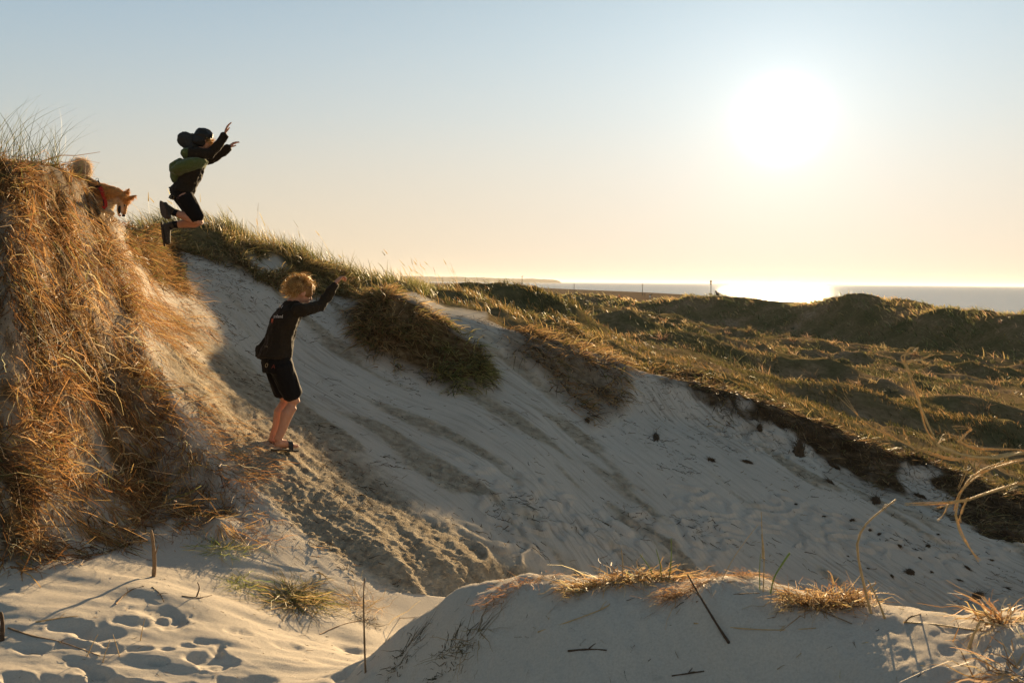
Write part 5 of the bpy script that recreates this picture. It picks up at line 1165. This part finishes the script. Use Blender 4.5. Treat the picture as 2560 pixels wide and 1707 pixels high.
for a in ((1640, 1095, .16, 1.9, .55, .35, 'long turf slab tilted on the sand face below the brown mat', -.65), (1778, 1150, .10, 1.2, .8, .6, 'rounded turf clod alone right of the long slab'), (1868, 1155, .10, .7, 1.5, .5, 'narrow rooty clod on the face, next after the rounded one'),
          (2000, 1135, .20, 1.9, .8, .45, 'largest turf lump, hanging just under the undercut rim', -.4), (2085, 1165, .15, 1.6, .8, .5, 'turf lump at the lower end of the largest one', -.2), (2080, 1210, .12, 1.6, .7, .4, 'ragged flat clod below the two big lumps', -.4), (2190, 1255, .14, 1.6, .8, .5, 'wide dark root mat on the face right of the ragged clod', -.2),
          (2300, 1240, .12, 1.4, .8, .5, 'dark clod close under the rim beside the root mat'), (2515, 1335, .16, .9, 1.2, .8, 'big root ball hanging near the right edge of the view'), (1540, 1000, .08, 1.6, .8, .5, 'rooty scrap at the lower tip of the brown mat'), (1900, 1070, .09, 1.3, .8, .5, 'rooty lump on the white sand under the rim, highest of the clods'), (1470, 1050, .09, .8, 1.7, .6, 'dark root strand end below the brown mat'),
          (2445, 1490, .11, 1.3, .9, .6, 'dark lump low on the face near the mound crest'), (2275, 1430, .10, 1.4, .9, .5, 'ragged dark clod above the hooked stalk')): clod(*a)
for (x, y, r) in ((2200, 1335, .07), (2175, 1325, .045), (2250, 1365, .055), (2130, 1300, .05), (2320, 1365, .06), (2345, 1335, .045), (2420, 1420, .06), (2400, 1450, .045), (2330, 1430, .045), (2230, 1440, .035), (2300, 1395, .035), (2380, 1300, .06), (2450, 1330, .06), (2060, 1290, .03), (1990, 1260, .035), (2120, 1390, .03), (2170, 1420, .03), (2480, 1400, .05), (2520, 1470, .05), (2490, 1260, .08), (2420, 1275, .07), (2350, 1270, .06)): clod(x, y, r, random.uniform(.9, 1.6), random.uniform(.7, 1), random.uniform(.3, .5))
# ------------------------------------------------------------------ masts and figures on the far beach
M_POLE = simple_mat('weathered_pole', (.09, .075, .055), .8, .3, 3); M_WHITE = simple_mat('white_board', (.6, .57, .52), .7, .2, 3)
def mast(px, ytop, ybase, d, label, r=.12, bits=()):
    base = V(px, ybase, d); top = V(px, ytop, d); gz = drop(base.x, base.y)[0]; base = Vector((base.x, base.y, min(base.z, max(gz.z, -.3)) - .3)); top.x = base.x
    root = empty('beach_mast', base); tag(root, label, 'mast', 'masts standing along the beach'); obj('pole', stem_mesh('pole', [base, base.lerp(top, .4), base.lerp(top, .7), top], r, r * .7, 8, 0), M_POLE, root)
    for nm, dx, dy, hx, hz in bits:
        c_ = V(px + dx, ytop + dy, d); bm = bmesh.new(); bmesh.ops.create_cube(bm, size=1.0); bmesh.ops.bevel(bm, geom=bm.edges[:], offset=.08, segments=1, affect='EDGES')
        for v_ in bm.verts: v_.co = c_ + Vector((v_.co.x * hx, v_.co.y * .3, v_.co.z * hz + v_.co.x * hx * (.5 if nm == 'lamp_head' else 0)))
        me = bpy.data.meshes.new(nm); bm.to_mesh(me); bm.free(); obj(nm, me, M_POLE, root)
mast(1305, 691, 718, 900, 'tall mast with a tilted lamp head, standing farthest along the beach', .38, (('lamp_head', 1.2, 0, 1.5, .55), ('arm', -1.5, 1.6, 1.0, .25)))
mast(1298.5, 708, 717.5, 900, 'short thin post, right one of the pair before the lamp mast', .22); mast(1295, 708, 717.5, 900, 'short thin post, left one of the pair before the lamp mast', .22)
mast(1435, 709, 733, 420, 'plain beach mast, first of two on the open beach', .17); mast(1606, 709, 735, 420, 'beach mast beside the short post and the white board', .17, (('cross_bar', 0, 5, 1.2, .12),))
mast(1612.5, 731, 739, 380, 'short post next to the white board', .16)
mast(1777, 702, 737, 110, 'beacon pole with topmark standing on the far dune ridge', .05, (('topmark', .2, 2, .16, .30), ('collar', 0, 8, .14, .18), ('foot_block', -1.3, 33, .30, .14)))
bo = V(1625, 738, 360); g_, _ = drop(bo.x, bo.y); board = empty('beach_board', g_); tag(board, 'small white board with a dark slanting top on the beach', 'board')
bm = bmesh.new(); bm_limb(bm, [g_ + Vector((0, 0, -.1)), g_ + Vector((0, 0, .9))], [(.35, .12), (.28, .1)], 8); me = bpy.data.meshes.new('panel'); bm.to_mesh(me); bm.free(); obj('panel', me, M_WHITE, board)
bm = bmesh.new(); bm_limb(bm, [g_ + Vector((-.5, 0, 1.15)), g_ + Vector((.2, 0, 1.0)), g_ + Vector((.9, 0, 1.6))], [.14, .18, .2], 8); me = bpy.data.meshes.new('top'); bm.to_mesh(me); bm.free(); obj('top', me, M_POLE, board)
# tiny figure sitting on the far ridge beside the beacon
fd = 97.0; fg, _ = drop(V(1791, 735, fd).x, fd); s_ = fd / FPX
far = empty('person', fg); tag(far, 'tiny dark figure crouching on the far ridge beside the beacon pole', 'person')
T_ = lambda px, py, dd=0: V(px, py, fd + dd)
bm = bmesh.new(); bm_ball(bm, T_(1790, 728.5), .11); bm_limb(bm, [T_(1790.5, 731), T_(1793, 733), T_(1794, 737)], [.07, .15, .14]); bm_limb(bm, [T_(1791.5, 732.5), T_(1790.3, 735), T_(1791, 737)], [.05, .045, .04]); bm_limb(bm, [T_(1794, 737), T_(1797, 733.5, -.1), T_(1796, 739, -.1)], [.11, .09, .07]); bm_limb(bm, [T_(1794, 737, .2), T_(1797.5, 734, .2), T_(1797, 739.5, .2)], [.11, .09, .07])
me = fused(bm, .03, 2, 'body'); obj('body', me, MAT_JACKET, far)
# ------------------------------------------------------------------ evening haze
bm = bmesh.new(); bmesh.ops.create_cube(bm, size=1.0)
for v_ in bm.verts: v_.co = Vector((v_.co.x * 26000, v_.co.y * 24200 + 12000, -8 if v_.co.z < 0 else 62))
me = bpy.data.meshes.new('haze'); bm.to_mesh(me); bm.free()
hm = bpy.data.materials.new('haze_air'); hm.use_nodes = True; ht = hm.node_tree; ht.nodes.clear()
ho = N(ht, 'ShaderNodeOutputMaterial'); hv = N(ht, 'ShaderNodeVolumePrincipled'); hv.inputs['Color'].default_value = (.95, .93, .9, 1); hv.inputs['Density'].default_value = 3.5e-5; hv.inputs['Anisotropy'].default_value = .3
L(ht, hv.outputs[0], ho.inputs['Volume'])
HAZE = obj('haze', me, hm); tag(HAZE, kind='stuff', label='thin pale evening haze over sea and dunes')
